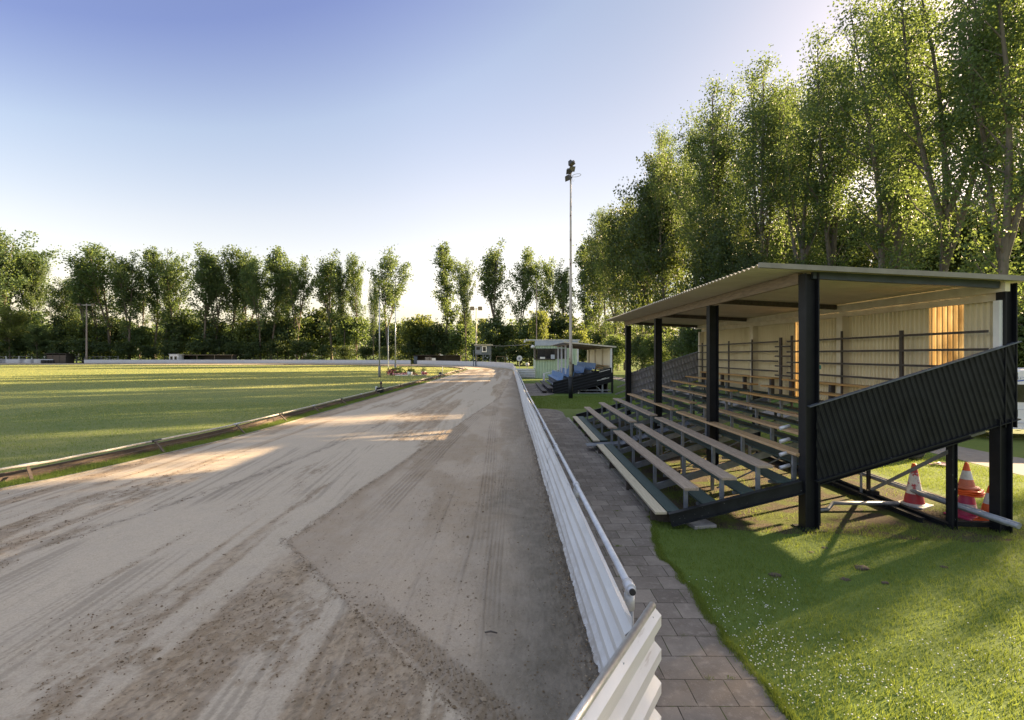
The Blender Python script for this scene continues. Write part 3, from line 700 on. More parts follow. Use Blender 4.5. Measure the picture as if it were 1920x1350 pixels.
# roof: corrugated sheet, beams, edge flashing
def roof():
    o = Vector((-.82, -.20, ztop(-.82) + .135)); v = Vector((0, 1, TZ)); u = (Vector((3.12, 0, ztop(3.12) + .135)) - Vector((-.82, 0, ztop(-.82) + .135)))
    L = u.length; u.normalize(); n = u.cross(v).normalized()
    if n.z < 0: n = -n
    mb = MB(); sheet(mb, o, u, v, n, L, 12.75, .152, .036, 2, wave=True, thick=.004)
    r = mb.build('roof', M['roof_under'], GS)
    e0 = o + n * .03; MB().bar(o + v * -.025 + n * .012 - u * .01, o + v * -.025 + n * .012 + u * (L + .01), .05, .07, n).build('edge_flashing', M['roof_edge'], r)
    MB().bar((-.06, .11, ztop(0) + .055), (-.06, 12.45, ztop(0, 12.45) + .055), .075, .165).build('front_beam', M['wood_beam'], GS)
    MB().bar((2.74, -.12, ztop(2.74) + .045), (2.74, 12.45, ztop(2.74, 12.45) + .045), .07, .14).build('rear_beam', M['cream_trim'], GS)
    for i, b in enumerate(PB):
        m = M['wood_dark'] if i else mat('blue_steel_beam', (.045, .062, .085), (.03, .04, .055), 5, .45)
        MB().bar((.03, b + (.02 if i else -.03), ztop(.03, b) + .075), (2.68, b + (.02 if i else -.03), ztop(2.68, b) + .075), .07, .10).build('rafter', m, GS)
roof()
# back wall of cream corrugated sheets, three of them amber translucent
def back_wall():
    z0, z1 = 1.46, ztop(2.86) + .03
    secs = [(-.02, .72, 'cream_sheet'), (.72, 1.40, 'amber'), (1.40, 5.10, 'cream_sheet'), (5.10, 5.62, 'amber'), (5.62, 12.1, 'cream_sheet')]
    for a, b, m in secs:
        mb = MB(); W = b - a
        sheet(mb, (2.86, a, z0), (0, 0, 1), (0, 1, 0), (1, 0, 0), z1 + TZ * a - z0, W, .105, .045, 1, top=.74, ramp=.05, thick=.0015 if m == 'amber' else .003)
        o = mb.build('translucent_sheet' if m == 'amber' else 'wall_sheet', M[m], GS)
        if m == 'amber': o['label'] = 'amber translucent sheet glowing with low sun'
    for b in (3.58, 7.70):
        MB().span((2.70, b - .10, z0 - .02), (2.852, b + .10, z1 - .17 + TZ * b)).build('pilaster', M['cream_trim'], GS)
    MB().span((2.70, 12.02, 1.2), (2.852, 12.16, z1 - .16 + TZ * 12)).build('pilaster', M['cream_trim'], GS)
    MB().span((2.672, -.07, 1.9), (2.715, .03, z1 - .17)).build('end_trim', M['white'], GS)
    MB().bar((2.828, -.02, z1 - .09), (2.828, 12.1, z1 - .09 + TZ * 12), .056, .14).build('wall_head_trim', M['cream_trim'], GS)
back_wall()
# brown rails standing in front of the wall
for (y0, y1, zz) in ((.05, 5.55, (2.09, 2.355, 2.62, 2.885)), (6.0, 12.0, (2.11, 2.375, 2.64, 2.895)), (5.40, 6.15, (2.0, 2.25, 2.51, 2.76))):
    for z in zz:
        MB().bar((2.62, y0, z), (2.62, y1, z), .022, .038).build('back_rail', M['rail_bar'], GS)
for y, wd, h in ((1.75, .07, 2.98), (5.38, .065, 3.03), (5.92, .11, 3.0), (9.2, .06, 3.0), (3.42, .035, 3.05), (7.55, .035, 3.0), (11.6, .05, 3.0)):
    MB().span((2.636, y - wd / 2, 1.15), (2.67, y + wd / 2, h)).build('rail_upright', M['rail_bar'], GS)
# rakers and their supports
RK = [.30, 2.05, 3.82, 5.45, 6.45, 8.1, 9.8, 11.45]
for b in RK:
    m = M['grey_steel']
    MB().bar((-2.0, b, RL(-2.0) - .10), (2.78, b, RL(2.78) - .10), .05, .12).build('raker', m, GS)
    for a in ((2.3,) if b < 1 else (-.6, .9, 2.3)):
        MB().bar((a, b + .04, -.05), (a, b + .04, RL(a) - .13), .05, .05).build('strut', M['grey_steel'] if a < 1 else M['black_worn'], GS)
    if b > 1: MB().bar((-.55, b - .04, .06), (.85, b - .04, RL(.85) - .2), .045, .012).build('brace', M['grey_steel'], GS)
# black end rakers
for b in (-.02, 12.22):
    mb = MB(); p0 = Vector((-2.02, b, .13)); p1 = Vector((-.11, b, RL(-.11) - .02)); mb.ibeam(p0, p1, .09, .19, .014); mb.build('end_raker', M['black_worn'], GS)
MB().ibeam((.11, -.02, RL(.11) + .005), (2.30, -.02, RL(2.30) + .02), .085, .13, .014).build('end_raker', M['black'], GS)
# benches and footboards
random.seed(7)
for k in range(9):
    a = -1.79 + .545 * k; z = .56 + .1685 * k
    wm = M['wood_old'] if k < 3 else (M['wood_mid'] if k < 6 else M['wood_new'])
    for (b0, b1, legs) in ((.05, 5.72, (.30, 2.05, 3.82, 5.45)), (6.28, 11.62, (6.45, 8.1, 9.8, 11.45))):
        j0 = random.uniform(-.05, .05); j1 = random.uniform(-.05, .05); dz = random.uniform(-.006, .006)
        if k >= 4 and b0 < 1: b0 = .16
        bn = empty('bench', (a, b0, z)); bn.parent = GS
        MB().bar((.105, j0, dz), (.105, b1 - b0 + j1, -dz), .215, .042).build('seat_plank', wm, bn, bevel=.006)
        for lb in legs:
            if k == 8: MB().span((.06, lb - b0 - .07, -.46), (.15, lb - b0 + .03, -.024)).build('leg', M['rail_bar'], bn)
            else: MB().span((.075, lb - b0 - .025, RL(a + .1) - z - .08), (.130, lb - b0 + .025, -.024)).build('leg', M['grey_steel'], bn)
        if k == 0: fa, fb = -.235, -.03
        else: fa, fb = -.27, -.01
        fz = z - .40 if k else .205
        MB().bar(((a + (fa + fb) / 2), b0 - j1, fz), ((a + (fa + fb) / 2), b1 + j0, fz + .003), fb - fa, .036).build('footboard', M['green_board'], GS, bevel=.005)
        if k: 
            for lb in legs: MB().bar((a - .28, lb, fz - .05), (a + .14, lb, fz - .05), .04, .04).build('bracket', M['grey_steel'], GS)
        else:
            MB().bar((a - .345, b0 + j0, .207), (a - .345, b1 + j1, .202), .175, .038).build('front_plank', M['wood_pale'], GS, bevel=.005)
            for lb in legs: MB().span((a - .43, lb - .03, -.02), (a - .02, lb + .03, .184)).build('plank_support', M['wood_dark'], GS)
# aisle plates between the two bays
MB().bar((-2.45, 6.0, .145), (-1.55, 6.0, .20), .44, .012).build('aisle_plate', M['grey_plate'], GS)
for k in range(8):
    a = -1.62 + .545 * k; MB().bar((a, 6.0, RL(a) - .02), (a + .50, 6.0, RL(a + .50) - .02), .44, .015).build('aisle_plate', M['grey_plate'], GS)
# grey spigots by the near post
for k in range(4, 8):
    a = -.44; z = .645 + .2 * (k - 4)
    MB().tube([(-.25, .33, z + .17), (-.10, .33, z + .215)], .028, 10).build('pipe_spigot', M['pipe'], GS)
# end panels: corrugated, ribs square to the slope
def end_panel(b, zlo, m, nrm, pitch, dep, name):
    th = math.atan(.315); c, s = math.cos(th), math.sin(th); hv = 1.10; hp = hv * c; x0, x1 = .06, 2.90
    u = Vector((-s, 0, c)); v = Vector((c, 0, s))   # u: up across the slope, v: along it
    O = Vector((0, b, zlo))
    def clip(t):
        # x = t*c - r*s must stay inside x0..x1
        lo = max(0.0, (t * c - x1) / s); hi = min(hp, (t * c - x0) / s); return lo, hi
    mb = MB(); W = (x1 + hp * s) / c
    sheet(mb, O, u, v, Vector(nrm), hp, W, pitch, dep, 1, wave=False, clip=clip)
    p = mb.build(name, m, GS)
    q0 = O + Vector((x0 - .12, nrm[1] * .012, (x0 - .12) * .315 + hv + .012)); q1 = O + Vector((x1 + .02, nrm[1] * .012, (x1 + .02) * .315 + hv + .012))
    MB().bar(q0, q1, .085, .014).build('capping', M['grey_plate'], p)
    q0 = O + Vector((x0 - .02, nrm[1] * .012, (x0 - .02) * .315 + .005)); q1 = O + Vector((x1 + .02, nrm[1] * .012, (x1 + .02) * .315 + .005))
    MB().bar(q0, q1, .07, .012).build('lower_flange', M['black_worn'], p)
    return p
end_panel(-.085, .70, M['black_sheet'], (0, -1, 0), .080, .018, 'side_panel')
fp = end_panel(12.33, .70, M['panel_grey'], (0, -1, 0), .125, .035, 'side_panel')
fp['label'] = 'grey weathered side panel at the far end'
for i in range(4):
    z = .95 + i * .27; MB().bar((-.55 + .06 * i, 12.24, z - .21), (2.75, 12.24, z + .315 * 2.85), .035, .045).build('sloping_rail', M['slat_grey'], GS)
# thin support under the near panel, its brace, base angles
MB().ibeam((2.09, .02, -.05), (2.09, .02, RL(2.09) - .06), .075, .075, .01, up=(1, 0, 0)).build('strut', M['black_worn'], GS)
MB().bar((2.09, .09, 1.12), (2.02, 1.62, .14), .012, .055).build('brace', M['grey_steel'], GS)
MB().span((.17, .13, -.05), (.25, .20, RL(.2) - .07)).build('strut', M['black'], GS)
MB().ibeam((2.10, .06, .075), (2.70, .0, .085), .07, .07, .01).build('base_angle', M['black'], GS)
MB().ibeam((2.06, .03, .04), (2.06, 5.6, .05), .08, .08, .01).build('base_angle', M['black_worn'], GS)
MB().ibeam((1.86, .28, .04), (1.86, 5.6, .05), .08, .08, .01).build('base_angle', M['black_worn'], GS)
MB().span((1.95, 1.52, .02), (2.10, 1.64, .14)).build('base_joint', M['black_worn'], GS)
MB().bar((1.90, 1.7, .05), (1.90, 1.7, .48), .03, .03).build('strut', M['grey_steel'], GS)
poly_sheet('bare_earth', [(2.72, 7.42), (3.9, 7.05), (4.6, 7.0), (6.2, 6.75), (7.6, 6.9), (7.75, 8.6), (7.5, 19.2), (2.6, 19.4)], .004, M['understand'])
# things under and by the stand
tube_o = tag(empty('pipe_bundle', (6.8, 6.85, .22)), 'bundle of long grey tubes lying low beside the stacked traffic cones', 'pipes')
for i, (dx, dz, y1) in enumerate(((0, 0, 5.2), (.06, .02, 5.4), (-.055, .03, 4.9))):
    MB().tube([(dx, -.10 * i, dz), (dx - .05, y1, dz + .02)], .030, 10).build('tube', M['grey_steel'], tube_o)
o = MB().tube([(4.95, 8.05, .04), (5.12, 8.1, .04), (5.27, 8.2, .11), (6.35, 8.22, .10)], [.03, .03, .034, .034], 10).build('drain_pipe', M['grey_steel'])
tag(o, 'pale grey bent plastic pipe lying on the soil behind the front post', 'pipe')
def cone(loc, bands, label, h=.72, base=True, rot=0.0, body=None):
    e = tag(empty('traffic_cone', loc, rot), label, 'traffic cone', 'traffic cones under the grandstand')
    r0, r1 = .150, .030; z0 = .03
    rz = lambda t: r0 + (r1 - r0) * t
    for (t0, t1, m, nm) in bands:
        prof = [(rz(t0), z0 + (h - z0) * t0)] + [(rz(t0 + (t1 - t0) * q), z0 + (h - z0) * (t0 + (t1 - t0) * q)) for q in (.5, 1)]
        if t1 > .99: prof.append((0.004, h))
        MB().lathe(prof, n=28).build(nm, m, e)
    if base:
        MB().box((0, 0, .015), (.40, .40, .03)).lathe([(.19, .03), (.155, .05)], n=24).build('base_plate', body or bands[0][2], e, bevel=.008)
    return e
g_ = g(1714, 947)
cone((g_[0], g_[1], 0), [(0, .26, M['cone_red'], 'lower_band'), (.26, .78, M['cone_worn'], 'reflective_band'), (.78, .91, M['cone_red'], 'upper_band'), (.91, 1, M['cone_orange'], 'tip')], 'worn red cone with flaked white band standing alone under the stand', .70, True, .5, M['cone_white'])
SX, SY = 7.13, 7.84
cone((SX, SY, 0), [(0, .20, M['cone_pink'], 'lower_band'), (.20, .30, M['cone_white'], 'reflective_band'), (.30, .50, M['cone_pink'], 'middle_band'), (.50, .8, M['cone_white'], 'upper_band'), (.8, 1, M['cone_pink'], 'tip')], 'faded pink and white cone at the bottom of the cone stack', .66, True, .2, M['cone_pink'])
for i, z in enumerate((.375, .405, .435)):
    e = tag(empty('traffic_cone', (SX, SY, z), .3 + i * .5), ['orange cone skirt lowest of the three nested above the pink cone', 'orange cone skirt in the middle of the nested stack', 'orange cone skirt just under the top cone of the stack'][i], 'traffic cone', 'traffic cones under the grandstand')
    n = 40; prof = []
    mb = MB(); vv = []; ff = []
    for ring, (rr, zz) in enumerate(((.095, .022), (.165, .014), (.205, .0), (.205, -.012), (.160, .002), (.098, .012))):
        for q in range(n):
            t = 2 * math.pi * q / n; wv = .008 * math.sin(4 * t + i) * (rr > .12)
            vv.append((rr * (1 + .06 * math.cos(4 * t)) * math.cos(t), rr * (1 + .06 * math.cos(4 * t)) * math.sin(t), zz + wv))
    for r_ in range(5):
        for q in range(n):
            a = r_ * n + q; b = r_ * n + (q + 1) % n; ff.append((a, b, b + n, a + n))
    for q in range(n): ff.append((5 * n + q, 5 * n + (q + 1) % n, (q + 1) % n, q))
    mb.add(vv, ff, True).build('skirt', M['cone_orange'], e)
e = cone((SX, SY, .455), [(0, .30, M['cone_salmon'], 'lower_band'), (.30, .66, M['cone_white'], 'reflective_band'), (.66, 1, M['cone_orange'], 'tip')], 'small orange and white cone on top of the nested stack', .40, False)
for ch in e.children: ch.scale = (.72, .72, 1)
MB().lathe([(.155, 0), (.165, .012), (.155, .03), (.105, .04)], n=28).build('skirt', M['cone_salmon'], e)
cone((7.235, 7.55, 0), [(0, .22, M['cone_orange'], 'lower_band'), (.22, .50, M['cone_red'] if False else M['cone_orange'], 'middle_band'), (.50, .8, M['cone_white'], 'reflective_band'), (.8, 1, M['cone_orange'], 'tip')], 'bright orange cone half hidden by the rear corner post', .56, True, .1, M['cone_orange'])
# slab and clods
sx, sy = g(1312, 986); tag(MB().box((sx, sy, .03), (.36, .30, .05), Matrix.Rotation(.25, 3, 'Z')).build('paving_slab', M['stone'], bevel=.006), 'loose grey concrete slab in front of the black end beam', 'slab')
def clod(loc, r, seed, label):
    rr = random.Random(seed); bm = bmesh.new(); bmesh.ops.create_icosphere(bm, subdivisions=3, radius=1)
    for v in bm.verts:
        q = v.co; f = 1 + .35 * (vnoise(np.array([q.x * 2.2 + seed]), np.array([q.y * 2.2 + q.z * 3]), seed)[0] - .5) + .12 * rr.uniform(-1, 1)
        v.co = Vector((q.x * f * r * 1.3, q.y * f * r, max(q.z, -.3) * f * r * .45))
    me = bpy.data.meshes.new('soil_clod'); bm.to_mesh(me); bm.free(); me.shade_smooth()
    o = link('soil_clod', me, M['soil'], None, (loc[0], loc[1], .012)); tag(o, label, 'soil clod', 'soil clods on the lawn')
for i, (px, py, r, lb) in enumerate(((1453, 1081, .055, 'flat brown soil clod on the lawn nearest the paved walk'), (1615, 1067, .065, 'larger brown soil clod in the middle of the lawn'), (1584, 1089, .045, 'small soil clod just in front of the larger clod'), (1546, 1030, .04, 'brown soil clod by the lit patch, right of a smaller one'), (1520, 1038, .035, 'smallest brown soil clod beneath the near black post'), (1770, 1066, .04, 'brown soil clod at the edge of the sunlit grass'), (1660, 1095, .03, 'tiny soil clod on the shaded lawn right of the others'))):
    clod(g(px, py), r, i + 3, lb)
x_, y_ = g(920, 1191); tag(MB().tube([(x_ - .055, y_ + .004, .022), (x_, y_ + .01, .03), (x_ + .06, y_ - .006, .024)], [.007, .009, .006], 7).build('stick', M['wood_dark']), 'short dark stick lying on the sand', 'stick')
x_, y_ = g(1760, 874); rr = random.Random(3); mb = MB()
for i in range(9):
    cx_, cy_ = x_ + rr.uniform(-.2, .2), y_ + rr.uniform(-.12, .12); mb.box((cx_, cy_, .03 + rr.uniform(0, .02)), (rr.uniform(.1, .2), rr.uniform(.06, .12), .008), Matrix.Rotation(rr.uniform(0, 3), 3, 'Z') @ Matrix.Rotation(rr.uniform(-.4, .4), 3, 'X'))
tag(mb.build('crumpled_bag', mat('purple_plastic', (.16, .05, .09), (.62, .55, .58), 9, .5, lo=.48, hi=.6)), 'crumpled purple and white scrap on the grass near the lane', 'litter')
# tyre behind the panel
prof = []
for i in range(17):
    t = 2 * math.pi * i / 16; prof.append((.30 + .11 * math.cos(t), .10 * math.sin(t)))
ty = MB().lathe(prof, n=40).build('tyre', M['rubber'], None, (9.75, 12.1, .40)); ty.rotation_euler = (R(90), 0, R(20))
tag(ty, 'black tyre standing on the grass behind the dark end panel', 'tyre')
# ------------------------------------------------------------------ caravan behind the lane
def caravan():
    e = tag(empty('caravan', (14.05, 14.9, 0), R(-8)), 'white caravan with sloping front window parked beyond the lane', 'caravan')
    e.scale = (1, 1, .87)
    prof = [(0.0, .42), (-.02, .62), (.0, 1.05), (.12, 1.25), (.38, 1.95), (.62, 2.25), (1.0, 2.42), (4.6, 2.46), (4.95, 2.2), (5.05, 1.2), (5.0, .42)]
    MB().prism(prof, 0, 2.1).build('body', M['caravan'], e, bevel=.04)
    MB().prism([(.095, 1.27), (.325, 1.88), (.36, 1.87), (.13, 1.26)], .18, 1.92).build('front_window', M['dark_glass'], e)
    MB().prism([(.22, 1.32), (.48, 1.92), (1.3, 1.92), (1.3, 1.32)], -.012, .0).build('side_window', M['dark_glass'], e)
    MB().prism([(2.0, 1.25), (2.0, 1.85), (3.2, 1.85), (3.2, 1.25)], -.012, .0).build('side_window', M['dark_glass'], e)
    MB().span((.02, -.014, 1.06), (5.0, -.002, 1.085)).span((.02, -.014, .60), (5.0, -.002, .63)).build('trim_strip', M['blue_grey'], e)
    MB().span((-.05, -.02, .40), (5.05, 2.12, .45)).build('skirt', M['white'], e)
    MB().span((.6, .5, .0), (.68, .58, .42)).span((.6, 1.5, .0), (.68, 1.58, .42)).span((.54, .44, .0), (.74, .64, .02)).build('corner_steady', M['grey_steel'], e)
    w_ = MB().tube([(2.6, .02, .32), (2.6, .20, .32)], .32, 24).build('wheel', M['rubber'], e); MB().tube([(2.6, .005, .32), (2.6, .05, .32)], .18, 18).build('rim', M['galv'], w_)
    MB().bar((-.05, 1.05, .42), (-1.15, 1.05, .45), .08, .08).tube([(-.95, 1.05, .05), (-.95, 1.05, .6)], .03, 8).build('drawbar', M['grey_steel'], e)
    # oval emblem high on the front corner of the side
    mb = MB(); n = 28
    def ell(cx_, cz, rx, rz, y): return [(cx_ + rx * math.cos(2 * math.pi * i / n), y, cz + rz * math.sin(2 * math.pi * i / n)) for i in range(n)]
    a = ell(.86, 2.10, .27, .085, -.004); b = ell(.87, 2.125, .25, .062, -.004)
    mb.add(a + b + [(x, -.001, z) for x, _, z in a] , [(i, (i + 1) % n, n + (i + 1) % n, n + i) for i in range(n)])
    em = mb.build('emblem', M['letter_blue'], e)
    mb = MB()
    for i in range(6): x0 = .69 + i * .055; mb.bar((x0, -.004, 2.09), (x0 + .02, -.004, 2.16), .003, .016).bar((x0, -.004, 2.10), (x0 + .035, -.004, 2.12 if i % 2 else 2.10), .003, .014)
    mb.build('lettering', M['letter_grey'], e)
caravan()
# ------------------------------------------------------------------ second, smaller stand with blue seats
def small_stand():
    Y0 = 33.0; e = tag(empty('small_stand', (3.95, Y0, 0)), 'small far grandstand with blue seats, white posts and black side panel', 'grandstand')
    def P(mb, nm, m, par=None, bevel=0.0):
        mb.v = [(x - 3.95, y - Y0, z) for x, y, z in mb.v]; return mb.build(nm, m, par or e, None, bevel)
    for y in (33.5, 37.2, 40.2, 43.2):
        if y < 34: P(MB().span((3.97, y - .09, -.1), (4.15, y + .09, 1.95)), 'post_foot', M['black'])
        P(MB().span((3.93, y - .06, 1.95 if y < 34 else .5), (4.05, y + .06, 3.27)), 'post', M['white'])
        P(MB().span((6.65, y - .07, -.1), (6.78, y + .07, 2.98)), 'post', M['black'])
    mb = MB(); o = Vector((3.42, 32.85, 3.38)); u = Vector((6.85, 0, 3.06)) - Vector((3.42, 0, 3.38)); L = u.length; u.normalize(); n = u.cross(Vector((0, 1, 0)))
    n = -n if n.z < 0 else n; sheet(mb, o, u, (0, 1, 0), n, L, 11.2, .16, .035, 2, wave=True, thick=.004); r = P(mb, 'roof', M['roof_under'])
    P(MB().bar((3.42, 32.84, 3.40), (6.86, 32.84, 3.08), .04, .09), 'edge_flashing', M['cream_trim'], r)
    P(MB().bar((3.98, 32.9, 3.30), (3.98, 44.0, 3.30), .07, .09), 'front_beam', M['wood_beam'])
    for y in (33.5, 37.2, 40.2, 43.2): P(MB().bar((3.99, y, 3.27), (6.7, y, 3.02), .06, .08), 'rafter', M['wood_beam'])
    mb = MB(); sheet(mb, (6.60, 33.0, 1.40), (0, 0, 1), (0, 1, 0), (1, 0, 0), 1.62, 11.0, .22, .03); P(mb, 'back_wall', M['cream_sheet'])
    for y in (33.05, 36.2, 39.4, 42.6): P(MB().span((6.5, y - .08, 1.40), (6.595, y + .08, 2.98)), 'pilaster', M['cream_trim'] if y > 34 else M['white'])
    # near black side panel, ribs running along its slope
    s = .25; u = Vector((1, 0, s)).normalized(); v = Vector((0, 0, -1))
    mb = MB(); sheet(mb, (2.70, 32.95, .77), u, v, (0, -1, 0), 3.97, .98, .19, .035, 1); P(mb, 'side_panel', M['black_sheet'])
    mb = MB(); mb.prism([(2.71, -.04), (2.71, .0), (4.55, .22), (4.0, -.04)], 32.93, 32.94); P(mb, 'lower_panel', M['black_sheet'])
    for (x0, x1, z) in ((5.75, 6.45, 1.48), (5.9, 6.2, 1.02), (5.6, 6.4, .90)): P(MB().bar((x0, 32.90, z - .05), (x1, 32.90, z + (x1 - x0) * s - .05), .01, .05), 'peeled_strip', M['galv'])
    P(MB().span((2.66, 43.0, 0), (2.82, 43.12, .95)).bar((2.7, 43.05, .95), (4.6, 43.05, 1.38), .06, .06).span((2.70, 42.2, .0), (2.78, 42.3, .8)), 'end_rail', M['white'])
    for (x, z) in ((4.35, .78), (5.95, .95)): P(MB().span((x, 33.1, -.05), (x + .10, 33.2, z)), 'support', M['white'] if x < 5 else M['grey_steel'])
    P(MB().bar((4.4, 33.15, .10), (5.2, 33.15, .85), .02, .06).bar((6.0, 33.15, .1), (5.2, 33.15, .85), .02, .06).bar((4.1, 33.14, .22), (6.5, 33.14, .22), .05, .06).bar((4.1, 33.14, .03), (6.6, 33.14, .03), .05, .06), 'under_frame', M['grey_steel'])
    P(MB().span((2.9, 33.6, -.02), (6.4, 43, .02)), 'floor_slab', M['soil'])
    # steps and tiers
    for (x0, x1, z) in ((2.0, 2.35, .18), (2.38, 2.78, .36), (2.9, 3.6, .45), (3.6, 4.3, .68), (4.3, 5.0, .92), (5.0, 5.7, 1.15), (5.7, 6.4, 1.36)):
        P(MB().span((x0, 33.15, z - .05), (x1 - .03, 43.2, z)), 'tier', M['wood_dark'] if z < .4 else M['grey_plate'])
        P(MB().span((x1 - .08, 33.2, -.02), (x1 - .03, 43.1, z - .055)), 'riser', M['wood_dark'])
    for (x, z) in ((2.95, .45), (3.65, .68), (4.40, .92), (5.15, 1.15)):
        y = 33.6 + (.4 if x > 4 else 0); i = 0
        while y < 43:
            st = empty('seat', (x - 3.95, y - Y0, z)); st.parent = e
            MB().bar((.06, 0, .40), (.40, 0, .44), .40, .035).build('seat_pan', M['blue_seat'], st, bevel=.015)
            MB().bar((.42, 0, .42), (.52, 0, .84), .40, .03, (1, 0, 0)).build('seat_back', M['blue_seat'], st, bevel=.015)
            MB().span((.18, -.03, 0), (.26, .03, .39)).build('seat_stem', M['grey_steel'], st)
            y += .56; i += 1
    for (x, z) in ((5.80, 1.36), (6.15, 1.5)): P(MB().span((x, 33.3, z + .30), (x + .28, 43, z + .34)), 'wooden_bench', M['wood_new'])
small_stand()
# ------------------------------------------------------------------ pale green hut
def hut():
    Y = 55.4; x0, x1 = 2.56, 7.28; e = tag(empty('timekeeping_hut', (x0, Y, 0)), 'raised pale green hut with strip windows and blue grey fascia behind the small stand', 'hut')
    def P(mb, nm, m, par=None): mb.v = [(x - x0, y - Y, z) for x, y, z in mb.v]; return mb.build(nm, m, par or e)
    for (a, b, z0, z1, nm) in ((x0, x1, 0, 2.12, 'front_wall'), (x0, x1, 3.28, 3.62, 'front_wall'), (6.1, x1, 2.12, 3.28, 'front_wall')):
        mb = MB(); sheet(mb, (a, Y, z0), (0, 0, 1), (1, 0, 0), (0, -1, 0), z1 - z0, b - a, .30, .03); P(mb, nm, M['green_hut'])
    mb = MB(); sheet(mb, (x0, Y + 4, 0), (0, 0, 1), (0, -1, 0), (-1, 0, 0), 2.12, 4, .30, .03); P(mb, 'side_wall', M['green_hut'])
    P(MB().span((x0 + .02, Y + .05, 2.12), (x0 + .10, Y + 4, 3.6)), 'side_wall', M['dark_brown'])
    P(MB().span((x1 - .06, Y + .04, 0), (x1, Y + 4, 3.6)).span((x0, Y + 3.96, 0), (x1, Y + 4.04, 3.6)), 'rear_wall', M['green_hut'])
    P(MB().span((x1 - .10, Y - .06, 0), (x1 + .10, Y - .035, 3.65)).span((x0 - .04, Y - .06, 0), (x0 + .03, Y - .035, 2.1)), 'corner_trim', M['white'])
    P(MB().span((x0 - .03, Y - .12, 3.60), (x1 + .05, Y - .06, 4.16)), 'fascia', M['blue_grey'])
    P(MB().span((x1 - .02, Y - .16, 3.6), (x1 + .14, Y - .125, 4.12)), 'fascia_end', M['cream_trim'])
    P(MB().span((1.45, Y - .15, 4.17), (x1 + .25, Y + 4.2, 4.27)).span((1.42, Y - .15, 3.98), (1.50, Y + 4.2, 4.28)), 'roof', M['white'])
    for (a, b) in ((2.86, 3.72), (3.78, 4.30), (4.33, 4.72), (5.0, 5.35), (5.38, 6.05)):
        f = P(MB().span((a - .05, Y - .05, 2.12), (a, Y + .05, 3.28)).span((b, Y - .05, 2.12), (b + .03, Y + .05, 3.28)).span((a, Y - .05, 3.20), (b, Y + .05, 3.28)).span((a, Y - .05, 2.12), (b, Y + .05, 2.20)), 'window', M['dark_brown'])
        P(MB().span((a, Y - .01, 2.2), (b, Y + .01, 3.2)), 'glass', M['dark_glass'], f)
    P(MB().span((4.75, Y - .04, 2.12), (4.95, Y + .02, 3.28)), 'front_wall', M['dark_brown'])
    P(MB().span((x0 - .1, Y - .22, 2.02), (4.8, Y - .04, 2.12)), 'window_shelf', M['dark_brown'])
    P(MB().lathe([(.03, -.05), (.22, .0), (.24, .14), (.1, .3), (.02, .32)], (x0 - .25, Y - .1, 3.35), 12).bar((x0 - .25, Y - .1, 3.5), (x0 + .1, Y - .05, 3.6), .05, .05), 'loudspeaker', M['white'])
    # bright thing on the counter, seen through the first window
    P(MB().span((3.1, Y - .20, 2.13), (3.65, Y - .06, 2.34)), 'console', M['white'])
    P(MB().span((4.30, Y - .16, 2.13), (4.72, Y - .02, 2.60)), 'notice_board', M['blue_grey'])
hut()
mb = MB(); sheet(mb, (.52, 55.2, 1.0), (1, 0, 0), (0, 0, -1), (0, -1, 0), 1.98, 1.0, .25, .04); f_ = empty('cross_barrier', (.52, 55.2, 0)); mb.v = [(x - .52, y - 55.2, z) for x, y, z in mb.v]; mb.build('panel', M['white_sheet'], f_); MB().tube([(0, .03, 1.02), (1.98, .03, 1.02)], .03, 8).build('top_rail', M['galv'], f_); MB().span((1.9, .02, -.05), (1.97, .09, 1.0)).span((.1, .02, -.05), (.17, .09, 1.0)).build('support', M['grey_steel'], f_)
tag(f_, 'short white ribbed barrier crossing to the left corner of the green hut', 'barrier')
# round marker sign and globe
e = tag(empty('disc_sign', (.90, 60.5, 0)), 'round white disc with grey centre on a thin post behind the barrier', 'sign')
MB().tube([(0, 0, -.05), (0, 0, 2.0)], .035, 8).build('post', M['cream_trim'], e)
d_ = MB().tube([(0, -.05, 2.16), (0, -.02, 2.16)], .34, 28).build('disc', M['white'], e); MB().tube([(0, -.062, 2.16), (0, -.052, 2.16)], .17, 24).build('disc_centre', M['blue_grey'], e); MB().tube([(0, -.072, 2.16), (0, -.063, 2.16)], .09, 18).build('disc_hub', M['slat_grey'], e)
e = tag(empty('globe_lamp', (1.93, 63.0, 0)), 'pale grey ball on a short post between the disc sign and green hut', 'ball')
MB().tube([(0, 0, -.05), (0, 0, 1.15)], .04, 8).build('post', M['grey_steel'], e)
MB().lathe([(.02, -.25), (.15, -.2), (.22, -.11), (.25, 0), (.22, .11), (.15, .2), (.02, .25)], (0, 0, 1.37), 20).build('ball', M['slat_grey'] if False else mat('pale_ball', (.50, .49, .49), (.38, .37, .38), 3, .6), e)
